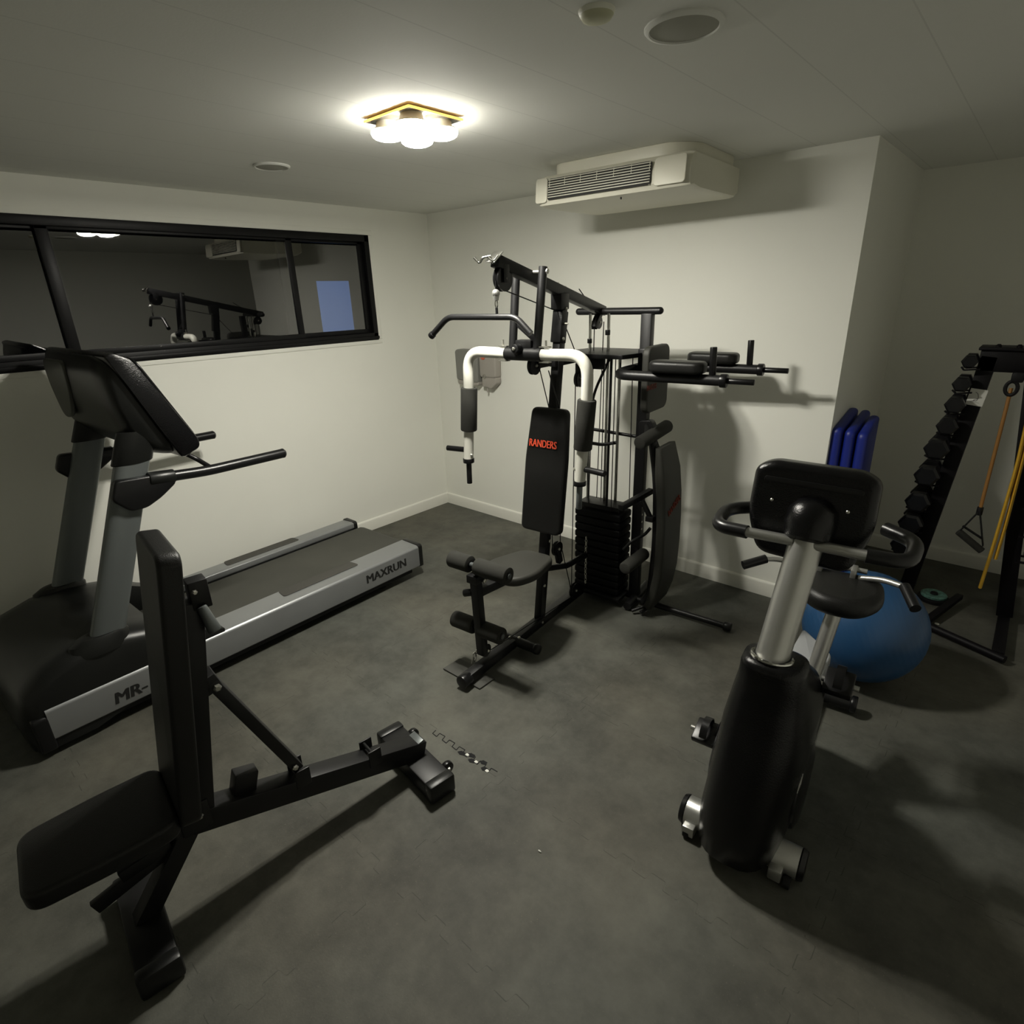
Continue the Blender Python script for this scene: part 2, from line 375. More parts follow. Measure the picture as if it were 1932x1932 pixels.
# window: black aluminium slider set in the left wall
def window():
    root = MB()
    f = 0.045
    cy = (WY0 + WY1) / 2; cz = (WZ0 + WZ1) / 2
    root.box((-0.025, cy, WZ1 - f / 2), (0.07, WY1 - WY0, f), 0.003); root.box((-0.025, cy, WZ0 + f / 2 - .004), (0.07, WY1 - WY0, f + .008), 0.003)
    root.box((-0.025, WY1 - .02, cz), (0.07, .04, WZ1 - WZ0), 0.003); root.box((-0.025, WY0 + .02, cz), (0.07, .04, WZ1 - WZ0), 0.003)
    root.box((0.012, cy, WZ0 + .012), (0.02, WY1 - WY0, .02), 0.003)
    fr = root.build('window_1', WFR); fr['kind'] = 'structure'
    for (y0, y1, x) in ((-1.285, -0.623, -0.034), (-2.555, -1.19, -0.010), (-3.9, -2.49, -0.034)):
        s = MB(); t = 0.030
        s.box((x, (y0 + y1) / 2, WZ1 - f - t / 4), (0.022, y1 - y0, t / 2), 0.002); s.box((x, (y0 + y1) / 2, WZ0 + f + t / 2), (0.024, y1 - y0, t), 0.002)
        s.box((x, y0 + t * .9, cz), (0.022, t * 1.8, WZ1 - WZ0 - 2 * f), 0.002); s.box((x, y1 - t * .7, cz), (0.022, t * 1.4, WZ1 - WZ0 - 2 * f), 0.002)
        sash = s.build('window_sash', WFR, fr)
        MB().box((x, (y0 + y1) / 2, cz), (0.005, y1 - y0 - .05, WZ1 - WZ0 - 2 * f - .05)).build('window_pane', GLASS, sash)
    MB().box((-0.015, -1.235, WZ0 + f + 0.03), (0.012, 0.02, 0.05), 0.003).build('latch', BLK, fr)
window()
tr = MB(); g = 0.033
tr.box((0.003, (WY0 + WY1) / 2, WZ0 - g / 2 - .001), (0.006, WY1 - WY0 + 2 * g, g), 0.001); tr.box((0.003, (WY0 + WY1) / 2, WZ1 + g / 2 + .001), (0.006, WY1 - WY0 + 2 * g, g), 0.001)
tr.box((0.003, WY1 + g / 2 + .001, (WZ0 + WZ1) / 2), (0.006, g, WZ1 - WZ0), 0.001)
struct(tr, 'trim_1', MW)
nb = MB().box((-1.54, .06, 1.66), (.01, .36, .62), .002).build('glow_panel', mat('blue_glow', (.1, .2, .5), .8, emit=((.16, .34, .80), .38))); tag(nb, 'blue lit panel added beyond the right pane to give the blue glow in the window', 'glow panel')  # added emissive panel for the blue glow in the window, real source unknown
# black sheet added behind the glass to stand for the night darkness
struct(MB().box((-1.6, -2.2, 1.9), (0.1, 8, 3.0)), 'night_sheet', DARK)

# ------------------------------------------------------------------ ceiling lamp
lamp = thing('ceiling_light', 'lit ceiling light with glowing white lobes under a square amber-edged glass plate', 'lamp', (1.945, -1.73, H))
MB().slab(rrect(.25, .25, .006), .006, Matrix.Translation((0, 0, -0.012)), 0.001).build('glass_plate', mat('smoked_glass_plate', (0.16, 0.145, 0.12), 0.2), lamp)
MB().box((0, 0, -0.0045), (0.12, 0.12, 0.009), 0.002).build('base', PLW, lamp)
ed = MB()
ed.beam((-.127, -.127, -.012), (.127, -.127, -.012), .004, .007, 0.0005); ed.beam((.127, -.127, -.012), (.127, .127, -.012), .004, .007, 0.0005)
ed.build('glass_edge', AMBER, lamp, label='glowing amber edge')
for i, (x, y) in enumerate(((-.068, -.068), (.068, -.068), (.068, .068), (-.068, .068))):
    h_ = MB().lathe([(.040, -.015), (.044, -.036), (.060, -.040), (.062, -.044)], (x, y, 0), (0, 0, 1), 32).build('lamp_holder', PLW, lamp)
    g_ = MB().lathe([(.062, -.044), (.063, -.052), (.058, -.062), (.050, -.067), (.002, -.068)], (x, y, 0), (0, 0, 1), 32).build('bulb', LENSR, lamp)
    MB().lathe([(.044, -.0685), (.040, -.0705), (.002, -.071)], (x, y, 0), (0, 0, 1), 32, cap=False).build('bulb_lens', BULB, g_)

# ------------------------------------------------------------------ ceiling fixtures
def speaker(x, y, r, label):
    t = thing('ceiling_speaker', label, 'speaker', (x, y, H))
    MB().lathe([(r, 0), (r, -.004), (r * .95, -.009), (r * .88, -.010), (r * .86, -.006)], (0, 0, 0), (0, 0, 1), 48).build('rim', MC, t)
    MB().lathe([(r * .86, -.006), (r * .5, -.010), (.001, -.011)], (0, 0, 0), (0, 0, 1), 48).build('grille', GRILLE, t, label='darker mesh grille')
speaker(2.995, -1.722, .098, 'large round ceiling speaker beside the smoke detector')
speaker(0.88, -1.73, .085, 'round ceiling speaker to the left of the lit lamp')
t = thing('smoke_detector', 'small round white smoke detector on the ceiling', 'smoke detector', (2.888, -1.953, H))
MB().lathe([(.043, 0), (.043, -.004), (.040, -.010)], (0, 0, 0), (0, 0, 1), 40).build('base', SMOKE, t)
MB().lathe([(.040, -.010), (.034, -.018), (.022, -.022), (.001, -.0225)], (0, 0, 0), (0, 0, 1), 40).build('cover', mat('yellowed_plastic', (.50, .50, .34), .5), t)

# ------------------------------------------------------------------ air conditioner
ac = thing('air_conditioner', 'white ceiling air conditioner with slatted front grille', 'air conditioner', (2.10, -0.36, H), 2.5)
# local: x along wall, -y to the room
W2, D0, D1 = 0.42, -0.335, 0.28
MB().slab(rpoly([(-.36, -.30), (.30, -.30), (.395, -.20), (.395, D1 + .02), (-.36, D1 + .02)], .10, 8), .05, Matrix.Translation((0, 0, -.0255)), .003).build('mounting_collar', PLW, ac)
body = MB()
prof = [(D1, -.05), (D1, -.165), (D1 - .05, -.19), (-.10, -.195), (-.25, -.196), (D0, -.188), (D0 - .012, -.165), (D0 - .008, -.11), (D0 + .01, -.065), (D0 + .03, -.05)]
def acsec(x, k):  # k shrinks the ends for rounded corners
    cy = 0.0; cz = -.115
    return [(x, cy + (p[0] - cy) * (1 - .10 * k), cz + (p[1] - cz) * (1 - .10 * k)) for p in prof]
body.loft([acsec(-W2, 1), acsec(-W2 + .008, .45), acsec(-W2 + .03, .1), acsec(-W2 + .05, 0), acsec(W2 - .05, 0), acsec(W2 - .03, .1), acsec(W2 - .008, .45), acsec(W2, 1)])
body.build('body', PLW, ac, sharp=30)
gx0, gx1 = -.34, .235
MB().slab(rrect(gx1 - gx0, .098, .012), .006, frame(((gx0 + gx1) / 2, D0 - .0125, -.120), (1, 0, 0), (0, .12, 1)), .001).build('grille_shade_plate', mat('recess_shade', (.02, .02, .018), .8), ac, label='dark plate behind the slats, coloured as the shade of the opening')  # flat plate, the shade inside the grille is put into its dark colour
slats = MB()
for k in range(9):
    z = -.1665 + k * .0112; yy = D0 - .018 + (abs(k - 1) * .0010)
    slats.beam((gx0 + .004, yy, z), (gx1 - .004, yy, z), .007, .0042, .001)
for k in range(7):
    x = gx0 + .01 + (gx1 - gx0 - .02) * k / 6; slats.beam((x, D0 - .017, -.167), (x, D0 - .010, -.073), .003, .003, .0004)
slats.build('grille', PLW, ac, label='horizontal louvre slats')
MB().slab(rrect(.15, .115, .015), .008, frame((.325, D0 - .012, -.120), (1, 0, 0), (0, .10, 1)), .003).build('end_panel', PLW, ac)
MB().slab(rrect(.072, .115, .015), .008, frame((-.382, D0 - .010, -.120), (1, 0, 0), (0, .10, 1)), .003).build('end_panel', PLW, ac)
MB().box((.06, D0 + .03, -.1985), (.004, .012, .010), .001).build('drain_spout', BKP, ac)

# ------------------------------------------------------------------ wall dispensers
d = thing('paper_dispenser', 'grey plastic paper dispenser on the back wall behind the left press arm', 'dispenser', (.43, 0, 1.262))
MB().slab(rpoly([(-.12, -.11), (.125, -.125), (.13, .125), (-.10, .13), (-.125, .115)], .02), .08, frame((0, -.042, 0), (1, 0, 0), (0, 0, 1)), .012).build('cover', PLG, d)
MB().slab(rrect(.225, .035, .012), .070, frame((.01, -.040, -.128), (1, 0, 0), (0, 0, 1)), .006).build('tray', PLW2, d)
MB().box((.06, -.0835, -.05), (.022, .002, .11), .0005).build('level_window', STICK, d, label='pale viewing slot')
d = thing('soap_dispenser', 'small pinkish grey soap dispenser with red mark on the back wall', 'dispenser', (.655, 0, 1.26))
MB().slab(rpoly([(-.085, -.075), (.085, -.075), (.09, .125), (-.02, .135), (-.09, .12)], .02), .07, frame((0, -.037, 0), (1, 0, 0), (0, 0, 1)), .012).build('body', PLW2, d)
MB().slab(rpoly([(-.07, .045), (-.07, -.03), (.03, -.045), (.085, .0), (.085, .045)], .012), .06, frame((0, -.036, -.115), (1, 0, 0), (0, 0, 1)), .008).build('push_lever', PLW2, d)
MB().lathe([(.022, 0), (.020, .003), (.001, .004)], (-.04, -.074, .075), (0, -1, 0), 20, sv=.7).build('red_label', mat('red_label_ink', (.6, .13, .07), .6), d, label='faded red mark')
MB().cyl((-.025, -.05, -.19), (-.025, -.05, -.15), .006, .008, 12).build('nozzle', PLW2, d)
MB().torus((-.035, -.074, -.065), .014, .003, (0, 1, 0), 20, 8).build('lock', ZINC, d)

# ------------------------------------------------------------------ treadmill
T = thing('treadmill', 'large grey and silver treadmill standing along the window wall', 'treadmill', (.99, -1.12, 0), 2)
rr = MB().slab(rpoly([(0, .080), (0, .215), (-.012, .228), (-.165, .232), (-.172, .225), (-.172, .19), (-.14, .17), (-.14, .080)], .006, 3), 2.06, frame((0, -1.07, 0), (1, 0, 0), (0, 0, 1)), 0).build('side_rail', SIL, T)
text('MAXRUN', .078, frame((.0012, -.315, .152), (0, 1, 0), (0, 0, 1)), INK, rr, bold=.0030, sx=.98)
text('MR-', .080, frame((.0012, -1.80, .134), (0, 1, 0), (0, 0, 1)), INK, rr, bold=.0032, shear=.15, sx=1.0)
MB().slab(rpoly([(0, .080), (0, .215), (.012, .228), (.115, .232), (.135, .225), (.135, .19), (.11, .17), (.11, .080)], .006, 3), 2.06, frame((-.85, -1.07, 0), (1, 0, 0), (0, 0, 1)), 0).build('side_rail', SIL, T)
for u0, wd in ((-.124, .085), (-.796, .078)):
    MB().slab(rpoly([(-wd / 2, -.245), (wd / 2, -.255), (wd / 2, .255), (-wd / 2, .245)], .02), .003, Matrix.Translation((u0, -.715, .2325)), .001).build('foot_strip', GRIPT, T, label='dark grip strip')
for u0, u1 in ((-.172, .002), (-.852, -.715)):
    MB().slab(rpoly([(u0, .072), (u1, .072), (u1, .222), (u1 - .012, .234), (u0 + .012, .236), (u0, .225)], .012), .035, frame((0, -.024, 0), (1, 0, 0), (0, 0, 1)), .006).build('end_cap', GREYP, T)
    MB().slab(rpoly([(u0, .03), (u1, .03), (u1, .20), (u0, .20)], .02), .06, frame((0, -2.125, 0), (1, 0, 0), (0, 0, 1)), .01).build('front_cap', BKP, T)
MB().box((-.43, -.95, .165), (.53, 1.86, .03), .003).build('deck', BLKD, T)
belt = MB(); sec = [(.0, .188), (.03, .176), (.042, .145), (.03, .114), (0, .102)]
belt.loft([[(u, p[0], p[1]) for p in ([(-1.9, .188)] + sec + [(-1.9, .102)])] for u in (-.695, -.175)])
belt.build('running_belt', BELT, T)
MB().cyl((-.71, -.015, .145), (-.15, -.015, .145), .036).build('rear_roller', BLKD, T)
MB().box((-.425, -1.08, .068), (.80, 1.98, .05), .004).build('base_frame', BLKD, T)
for x in (-.10, -.75):
    MB().cyl((x, -.30, 0), (x, -.30, .05), .03, .022, 20).build('foot', BLKD, T)
    MB().cyl((x - .03, -1.95, .032), (x + .03, -1.95, .032), .032, None, 24, .004).build('wheel', BLKD, T)
hood = MB()
def hsec(u, k, lobe):
    # v,z profile, k = edge rounding 0..1, lobe = reaches back over the rail
    top = .43 - .06 * k; bk = -1.34 if lobe else -1.62
    zb = .24 if lobe else .30
    return [(u, -2.175 + .05 * k, .035), (u, -2.19 + .06 * k, .16), (u, -2.15 + .05 * k, .30 - .03 * k), (u, -2.06 + .03 * k, .385 - .05 * k), (u, -1.93, top - .005), (u, -1.78, top), (u, -1.62, top - .035), (u, (bk - 1.62) / 2 if lobe else -1.625, (top + zb) / 2 - .01), (u, bk, zb), (u, bk - .004, .20), (u, -1.7, .10), (u, -1.95, .035)]
hood.loft([hsec(-.845, 1, True), hsec(-.835, .55, True), hsec(-.80, .15, True), hsec(-.74, 0, True), hsec(-.695, .0, True), hsec(-.675, .0, False), hsec(-.195, 0, False), hsec(-.175, 0, True), hsec(-.12, 0, True), hsec(-.05, .15, True), hsec(-.018, .55, True), hsec(-.008, 1, True)])
hood.build('motor_hood', GREYP, T, sharp=40)
MB().box((-.43, -1.6, .26), (.46, .04, .05), .012).build('hood_lip', BKP, T)
def upright(u, z1, v0, v1):
    m = MB(); n = 20
    def es(c): return [(c[0] + .036 * math.copysign(abs(math.cos(a)) ** .75, math.cos(a)), c[1] + .070 * math.copysign(abs(math.sin(a)) ** .75, math.sin(a)), c[2]) for a in [2 * PI * i / 28 for i in range(28)]]
    a = (u, v0, .34); b = (u, v1, z1)
    m.loft([es(a), es(b)]); m.build('upright', UPR, T)
    m = MB(); q = lambda k: tuple(a[i] + (b[i] - a[i]) * k for i in range(3))
    def es2(c, s_): return [(c[0] + .036 * s_ * math.cos(x), c[1] + .072 * s_ * math.sin(x), c[2]) for x in [2 * PI * i / 28 for i in range(28)]]
    m.loft([es2(q(.90), 1.08), es2(q(.905), 1.14), es2(q(1.05), 1.10)]); m.build('upright_sleeve', GREYP, T)
    m = MB(); m.loft([es2((u, v0 - .01, .37), 1.7), es2((u, v0 + .0, .425), 1.6), es2((u, v0 + .01, .445), 1.25)]); m.build('upright_collar', GREYP, T)
upright(-.06, 1.24, -1.835, -1.500); upright(-.79, 1.24, -1.80, -1.45)
con = MB()
cp = rpoly([(-1.520, 1.618), (-1.452, 1.584), (-1.258, 1.203), (-1.260, 1.166), (-1.345, 1.132), (-1.405, 1.26), (-1.500, 1.49), (-1.550, 1.605)], .022, 4)
def cs(u, k): return [(u, p[0] + (-1.40 - p[0]) * k, p[1] + (1.38 - p[1]) * k) for p in cp]
con.loft([cs(-.855, .10), cs(-.852, .04), cs(-.835, 0), cs(-.018, 0), cs(-.002, .03), cs(.002, .08)])
con.build('console', GLOSS, T, sharp=42)
bul = MB(); bq = rpoly([(-1.53, 1.60), (-1.49, 1.47), (-1.39, 1.22), (-1.345, 1.135), (-1.44, 1.165), (-1.525, 1.255), (-1.560, 1.39), (-1.572, 1.54), (-1.555, 1.60)], .03, 4)
def bs(u, k): return [(u, p[0] + (-1.44 - p[0]) * k, p[1] + (1.37 - p[1]) * k) for p in bq]
bul.loft([bs(-.84, .12), bs(-.825, .03), bs(-.79, 0), bs(-.15, 0), bs(-.07, .06), bs(-.035, .16), bs(-.02, .28)])
bul.build('console_back', GREYP, T, sharp=50)
MB().slab(rrect(.82, .43, .05), .012, frame((-.425, -1.350, 1.392), (1, 0, 0), (0, -.43, .90)), .008).build('console_rim', GLOSS, T, label='glossy black rim around the display')
MB().slab(rrect(.62, .30, .03), .004, frame((-.425, -1.330, 1.402), (1, 0, 0), (0, -.43, .90)), .001).build('display_panel', BKP, T)
MB().slab(rpoly([(-.12, -.17), (.02, -.15), (.13, .0), (.17, .12), (-.15, .12), (-.17, 0)], .07, 6), .02, frame((-.64, -1.566, 1.45), (1, 0, 0), (0, -.06, 1)), .008).build('rear_panel', mat('grey_console_back', (.075, .077, .065), .45), T, label='lighter grey back cover')
MB().slab(rpoly([(-.10, -.05), (.10, -.05), (.10, .05), (-.10, .05)], .04, 6), .016, frame((-.27, -1.53, 1.33), (1, 0, 0), (0, -.2, 1)), .005).build('rear_vent', BKP, T)
for u, s_ in ((-.02, 1), (-.815, -1)):
    hb = MB().tube([(u, -1.50, 1.072), (u, -1.25, 1.050), (u, -.865, 1.049)], .024, .06, 18).build('handrail', BKP, T)
    MB().lathe([(.0245, 0), (.0245, .006), (.018, .014), (.004, .017)], (u, -.865, 1.049), (0, 1, 0), 20).build('end_plug', BKP, hb)
    MB().cyl((u, -1.50, 1.073), (u, -1.395, 1.064), .031, .0305, 20, .004).build('handrail_sleeve', GREYP, T)
    MB().slab(rpoly([(-1.63, 1.10), (-1.50, 1.092), (-1.405, 1.08), (-1.395, 1.035), (-1.47, .985), (-1.535, .955), (-1.60, .955), (-1.66, 1.02)], .02), .045, frame((u, 0, 0), (0, 1, 0), (0, 0, 1)), .01).build('handrail_bracket', BKP, T)
MB().tube([(-.10, -1.33, 1.16), (-.08, -1.26, 1.10), (-.03, -1.235, 1.068)], .011, .02).build('sensor_bar', BKP, T)
MB().tube([(-.76, -1.33, 1.16), (-.78, -1.26, 1.10), (-.81, -1.235, 1.068)], .011, .02).build('sensor_bar', BKP, T)

# ------------------------------------------------------------------ multi gym
G = thing('multi_gym', 'black multi-station home gym with white press arms and red lettered pads', 'home gym', (2.035, -1.19, 0), 5)
MB().beam((0, -.60, .045), (0, .62, .045), .05, .05).build('base_beam', BLK, G)
MB().cyl((0, -.645, .045), (0, -.585, .045), .034, .033, 20, .008).build('end_cap', BKP, G)
st = MB().tube([(-.17, -.215, .050), (.145, -.215, .050)], .026, 0, 16).build('front_stabilizer', BLK, G)
MB().cyl((.135, -.215, .050), (.165, -.215, .050), .029, .028, 20, .008).build('end_cap', BKP, st); MB().cyl((-.19, -.215, .050), (-.16, -.215, .050), .029, .028, 20, .008).build('end_cap', BKP, st)
b = MB()
bolt(b, (-.012, -.232, .071), (0, 0, 1), .009, .009); bolt(b, (.035, -.215, .076), (0, 0, 1), .009, .009); bolt(b, (.026, .02, .05), (1, 0, 0)); bolt(b, (.026, .07, .42), (1, 0, 0)); bolt(b, (.026, .045, .27), (1, 0, 0)); bolt(b, (.026, .10, .52), (1, 0, 0))
b.build('bolt', ZINC, st)
MB().beam((0, .03, .05), (0, .278, 1.79), .045, .05).build('main_post', BLK, G)
MB().beam((0, -.255, 1.918), (0, .70, 1.683), .045, .05).build('top_beam', BLK, G)
c = MB(); c.box((0, .255, 1.745), (.062, .075, .075), .004); c.beam((0, .262, 1.70), (0, .235, 1.55), .058, .058); c.build('post_bracket', BLK, G)
b = MB()
bolt(b, (.030, .262, 1.71), (1, 0, 0)); bolt(b, (.030, .235, 1.57), (1, 0, 0)); bolt(b, (.03, .25, 1.64), (1, 0, 0), .007, .02); bolt(b, (0, .30, 1.808), (0, 0, 1)); bolt(b, (0, .23, 1.826), (0, 0, 1))
b.build('bolt', ZINC, G)
cb = MB().tube([(-.125, .655, 1.683), (.355, .655, 1.683)], .0185, 0, 16)
cb.build('cross_bar', BLK, G)
MB().sphere((-.125, .655, 1.683), .0185, 16, 10).sphere((.355, .655, 1.683), .0185, 16, 10).build('end_cap', BKP, G)
MB().beam((.31, .61, .03), (.31, .61, 1.672), .058, .048).build('rear_post', BLK, G)
MB().beam((0, .615, .045), (.34, .615, .045), .05, .05).build('rear_base_beam', BLK, G)
# crown pulley and hooks
pulley(G, (0.0, -.205, 1.848), .052, (1, 0, 0), .028)
c = MB(); c.box((.021, -.205, 1.868), (.004, .04, .07), .001); c.box((-.021, -.205, 1.868), (.004, .04, .07), .001); c.build('pulley_bracket', BLK, G)
hk = MB(); hk.slab(rpoly([(-.03, -.028), (.022, -.034), (.034, .034), (-.020, .034)], .006), .005, frame((.0, -.262, 1.930), (1, 0, 0), (0, .75, .65)), .001)
hk.tube([(-.012, -.268, 1.935), (-.042, -.285, 1.930), (-.055, -.290, 1.908), (-.078, -.296, 1.932)], .0055, .010, 10)
hk.tube([(.022, -.262, 1.935), (.016, -.285, 1.912), (-.006, -.29, 1.928)], .0050, .008, 10)
hk.build('bar_hook', CHR, G, label='chrome hook plate')
# press arm assembly
pf = MB()
pf.tube([(.075, -.005, 1.895), (.068, -.055, 1.535)], .0195, 0, 18); pf.tube([(-.072, -.005, 1.895), (-.07, -.055, 1.535)], .0195, 0, 18)
pf.tube([(-.105, -.055, 1.522), (.098, -.055, 1.522)], .031, 0, 22)
pf.box((0, -.045, 1.563), (.09, .05, .045), .006); pf.beam((-.06, -.03, 1.66), (.06, -.05, 1.585), .018, .026)
PF = pf.build('press_frame', BLK, G)
pv = MB(); pv.tube([(-.095, -.005, 1.875), (.095, -.005, 1.875)], .008, 0, 12); bolt(pv, (.095, -.005, 1.875), (1, 0, 0), .012, .008); pv.build('pivot_axle', ZINC, PF, label='zinc pivot axle')
MB().cyl((-.018, -.075, 1.545), (-.018, -.115, 1.550), .026, .022, 24, .008).build('bumper', BKP, PF)
b = MB(); bolt(b, (-.018, -.115, 1.550), (0, -1, 0)); b.build('bolt', ZINC, PF)
for s_ in (-1, 1):
    x0, x1 = (-.10, -.352) if s_ < 0 else (.095, .335)
    xl = -.387 if s_ < 0 else .302
    xm = -.356 if s_ < 0 else .334
    a = MB().tube([(x0 * 1.0, -.055, 1.522), (x1, -.055, 1.526), (xm, -.055, 1.33), (xl, -.055, .955 if s_ < 0 else .94)], .0265, .13, 22, 12).build('press_arm', WHT, G, label='white curved press arm')
    za, zb = (1.345, 1.12) if s_ < 0 else (1.335, 1.105)
    fx = lambda z: xm + (xl - xm) * (1.33 - z) / (1.33 - .95)
    MB().cyl((fx(zb), -.055, zb), (fx(za), -.055, za), .043, None, 28, .006).build('foam_grip', FOAM, a, label='dark foam sleeve')
    ze = .955 if s_ < 0 else .94
    MB().cyl((fx(ze), -.055, ze - .012), (fx(ze), -.055, ze + .012), .031, None, 24, .003).build('collar', BKP, a)
    MB().cyl((fx(ze) - .003, -.055, ze - .13), (fx(ze), -.055, ze - .01), .0145, None, 16, .002).build('lower_peg', BLK if s_ < 0 else UPR, a)
    px_ = fx(1.01)
    MB().tube([(px_ + s_ * .02, -.055, 1.012), (px_ + s_ * .135, -.075, 1.012)], .0145, 0, 16).build('side_handle', BKP if s_ < 0 else BLK, a)
    b = MB(); bolt(b, (px_ + .026, -.062, .99) if s_ < 0 else (px_ - .024, -.068, 1.01), (s_ * -.5, -1, 0), .008, .008); b.build('bolt', ZINC, a)
    sp = MB(); sx_ = x0; sp.tube([(sx_ * 1.25, -.055, 1.555), (sx_ * 1.25, -.055, 1.585)], .005, 0, 8); sp.box((sx_ * 1.2, -.055, 1.556), (.05, .03, .006), .001); sp.box((sx_ * 1.2, -.055, 1.489), (.05, .03, .006), .001); sp.build('spring_pin', ZINC, PF)
# pulleys
for c_, r_, n_ in (((.0, .02, 1.462), .044, 1), ((.03, .40, 1.352), .042, 1), ((.0, .645, 1.628), .036, 1), ((.035, .165, .452), .042, 1), ((.035, .36, .105), .046, 1), ((.0, -.455, .125), .034, 1)):
    pulley(G, c_, r_)
c = MB(); c.box((.0, .085, 1.465), (.05, .11, .035), .003); c.box((.0, .28, 1.455), (.035, .20, .035), .003); c.box((.03, .395, 1.40), (.03, .03, .07), .003); c.build('pulley_bracket', BLK, G)
c = MB(); c.beam((0.0, .60, 1.60), (0.0, .66, 1.67), .035, .03); c.beam((.035, .165, .45), (.035, .19, .36), .03, .035); c.build('pulley_bracket', BLK, G)
c = MB(); c.tube([(0, .06, .36), (0.03, .28, .30), (.05, .46, .30)], .018, .03); c.build('lower_brace', BLK, G)
# backrest
pv0 = (0.0, .050, .590); pv1 = (0.02, .148, 1.238)
ax = Vector(pv1) - Vector(pv0); hgt = ax.length
Mb = frame(tuple((Vector(pv0) + Vector(pv1)) / 2), (1, 0, 0), ax)
bp_ = MB().slab(rpoly([(-.122, -hgt / 2), (.122, -hgt / 2), (.122, hgt * .1), (.108, hgt / 2), (-.100, hgt / 2), (-.122, hgt * .1)], .035, 6), .055, Mb, .014, 4).build('backrest', LEA, G)
text('RANDERS', .054, frame((-.001, .087, 1.060), (1, 0, 0), (0, .151, 1)), RED, bp_, bold=.0012, sx=.72)
# seat
Ms = frame((.012, -.175, .478), (1, .04, 0), (0, 1, -.02))
MB().slab(rpoly([(-.075, -.185), (.10, -.185), (.155, -.06), (.125, .165), (-.06, .165), (-.15, -.06)], .06, 8), .05, Ms, .016, 4).build('seat', LEAG, G)
MB().beam((0, .09, .40), (0, -.475, .465), .045, .045).build('seat_arm', BLK, G)
MB().box((0, -.18, .448), (.10, .22, .012), .003).build('seat_plate', BLK, G)
ld = MB(); ld.beam((0, -.495, .535), (0, -.475, .115), .043, .043); ld.box((-.005, -.475, .54), (.062, .09, .04), .003)
LD = ld.build('leg_lever', BLK, G)
b = MB(); bolt(b, (.03, -.47, .525), (1, 0, 0), .011, .01); bolt(b, (.0185, -.455, .125), (1, 0, 0), .008, .008); b.build('bolt', ZINC, LD)
MB().cyl((-.022, -.50, .465), (-.062, -.515, .455), .019, None, 14, .004).build('adjuster_knob', BKP, LD)
MB().tube([(-.165, -.48, .598), (.192, -.48, .598)], .012).build('roller_axle', UPR, LD); MB().tube([(-.182, -.47, .255), (.130, -.47, .255)], .012).build('roller_axle', UPR, LD)
for (a0, a1, v, z) in ((-.160, -.040, -.48, .598), (.0, .186, -.48, .598), (-.178, -.045, -.47, .255), (-.005, .125, -.47, .255)):
    f_ = MB().cyl((a0, v, z), (a1, v, z), .0415, None, 28, .006).build('foam_roller', FOAM, G, label='dark foam roller')
    MB().lathe([(.020, 0), (.020, .002), (.012, .003)], (a1, v, z), (1, 0, 0), 20).build('end_cap', BKP, f_)
k = MB(); k.torus((-.045, -.485, .085), .015, .0035, (1, .3, 0), 16, 8, sy=1.6); k.sphere((-.028, -.48, .12), .012, 14, 8); k.tube([(-.05, -.49, .105), (-.053, -.50, .05)], .003, 0, 8); k.build('snap_hook', CHR, LD, label='chrome snap hook')
# weight tower
rods = [(-.012, .585), (.100, .585)]
for x, y in rods: MB().cyl((x, y, .06), (x, y, 1.675), .0085, None, 16).build('guide_rod', CHR, G, label='chrome guide rod')
MB().cyl((.100, .575, 1.565), (.100, .575, 1.592), .014, None, 14, .003).build('rod_collar', BKP, G); MB().cyl((-.012, .58, 1.52), (-.012, .58, 1.545), .013, None, 14, .003).build('rod_collar', BKP, G)
MB().slab(rpoly([(-.085, .46), (.04, .43), (.262, .43), (.30, .57), (.26, .78), (-.10, .80), (-.15, .60)], .006, 2), .022, Matrix.Translation((0, 0, 1.468)), .002).build('tower_plate', BLK, G)
c = MB(); c.beam((.045, .50, 1.46), (.045, .50, 1.395), .16, .03); c.build('tower_plate_web', BLK, G)
for i in range(11):
    z0 = .085 + i * .0475
    MB().box((.105, .565, z0), (.30, .155, .045), .012, None, 3).build('weight_plate', BLKW, G)
MB().box((.105, .565, .607), (.27, .12, .028), .004).build('top_weight', BLK, G)
MB().box((.105, .565, .050), (.34, .20, .022), .004).build('tower_foot', BLK, G)
ch = MB()
for i in range(17):
    z = .405 - i * .0185; ch.torus((.043 + .001 * math.sin(i), .476, z), .0062, .0020, (0, 1, 0) if i % 2 else (1, 0, 0), 12, 6, sx=1.0, sy=1.7)
ch.build('pin_chain', ZINC, G, stuff=True, label='thin silver chain')
def cable(pts, r=.0028): return MB().tube(pts, r, .01, 8)
cables = [
    [(0, -.255, 1.84), (0, -.257, 1.80)], [(0, -.19, 1.800), (0, .24, 1.698)], [(0, .28, 1.66), (.0, .46, 1.42)], [(0, .44, 1.80), (0, .645, 1.66)],
    [(-.004, .064, 1.462), (-.030, .196, 1.22), (.030, .125, .47)], [(.030, .10, 1.43), (.040, .200, 1.20), (.030, .205, .46)], [(.03, .36, 1.352), (.03, .33, .12)], [(.03, .442, 1.352), (.045, .50, .62)],
    [(.0, .61, 1.628), (.0, .58, .63)], [(.03, .66, 1.63), (.05, .585, .63)], [(.24, .60, 1.45), (.255, .60, .62)], [(.19, .50, 1.46), (.19, .50, .60)],
    [(.035, .207, .452), (.035, .32, .12)], [(0.01, -.42, .11), (.03, .33, .07)], [(.06, .62, 1.45), (.06, .62, .60)],
]
for p in cables: cable(p).build('cable', BKP, G)
c = MB(); c.tube([(.155, .52, 1.45), (.15, .52, .62)], .0075, 0, 10); c.build('selector_tube', BLK, G)
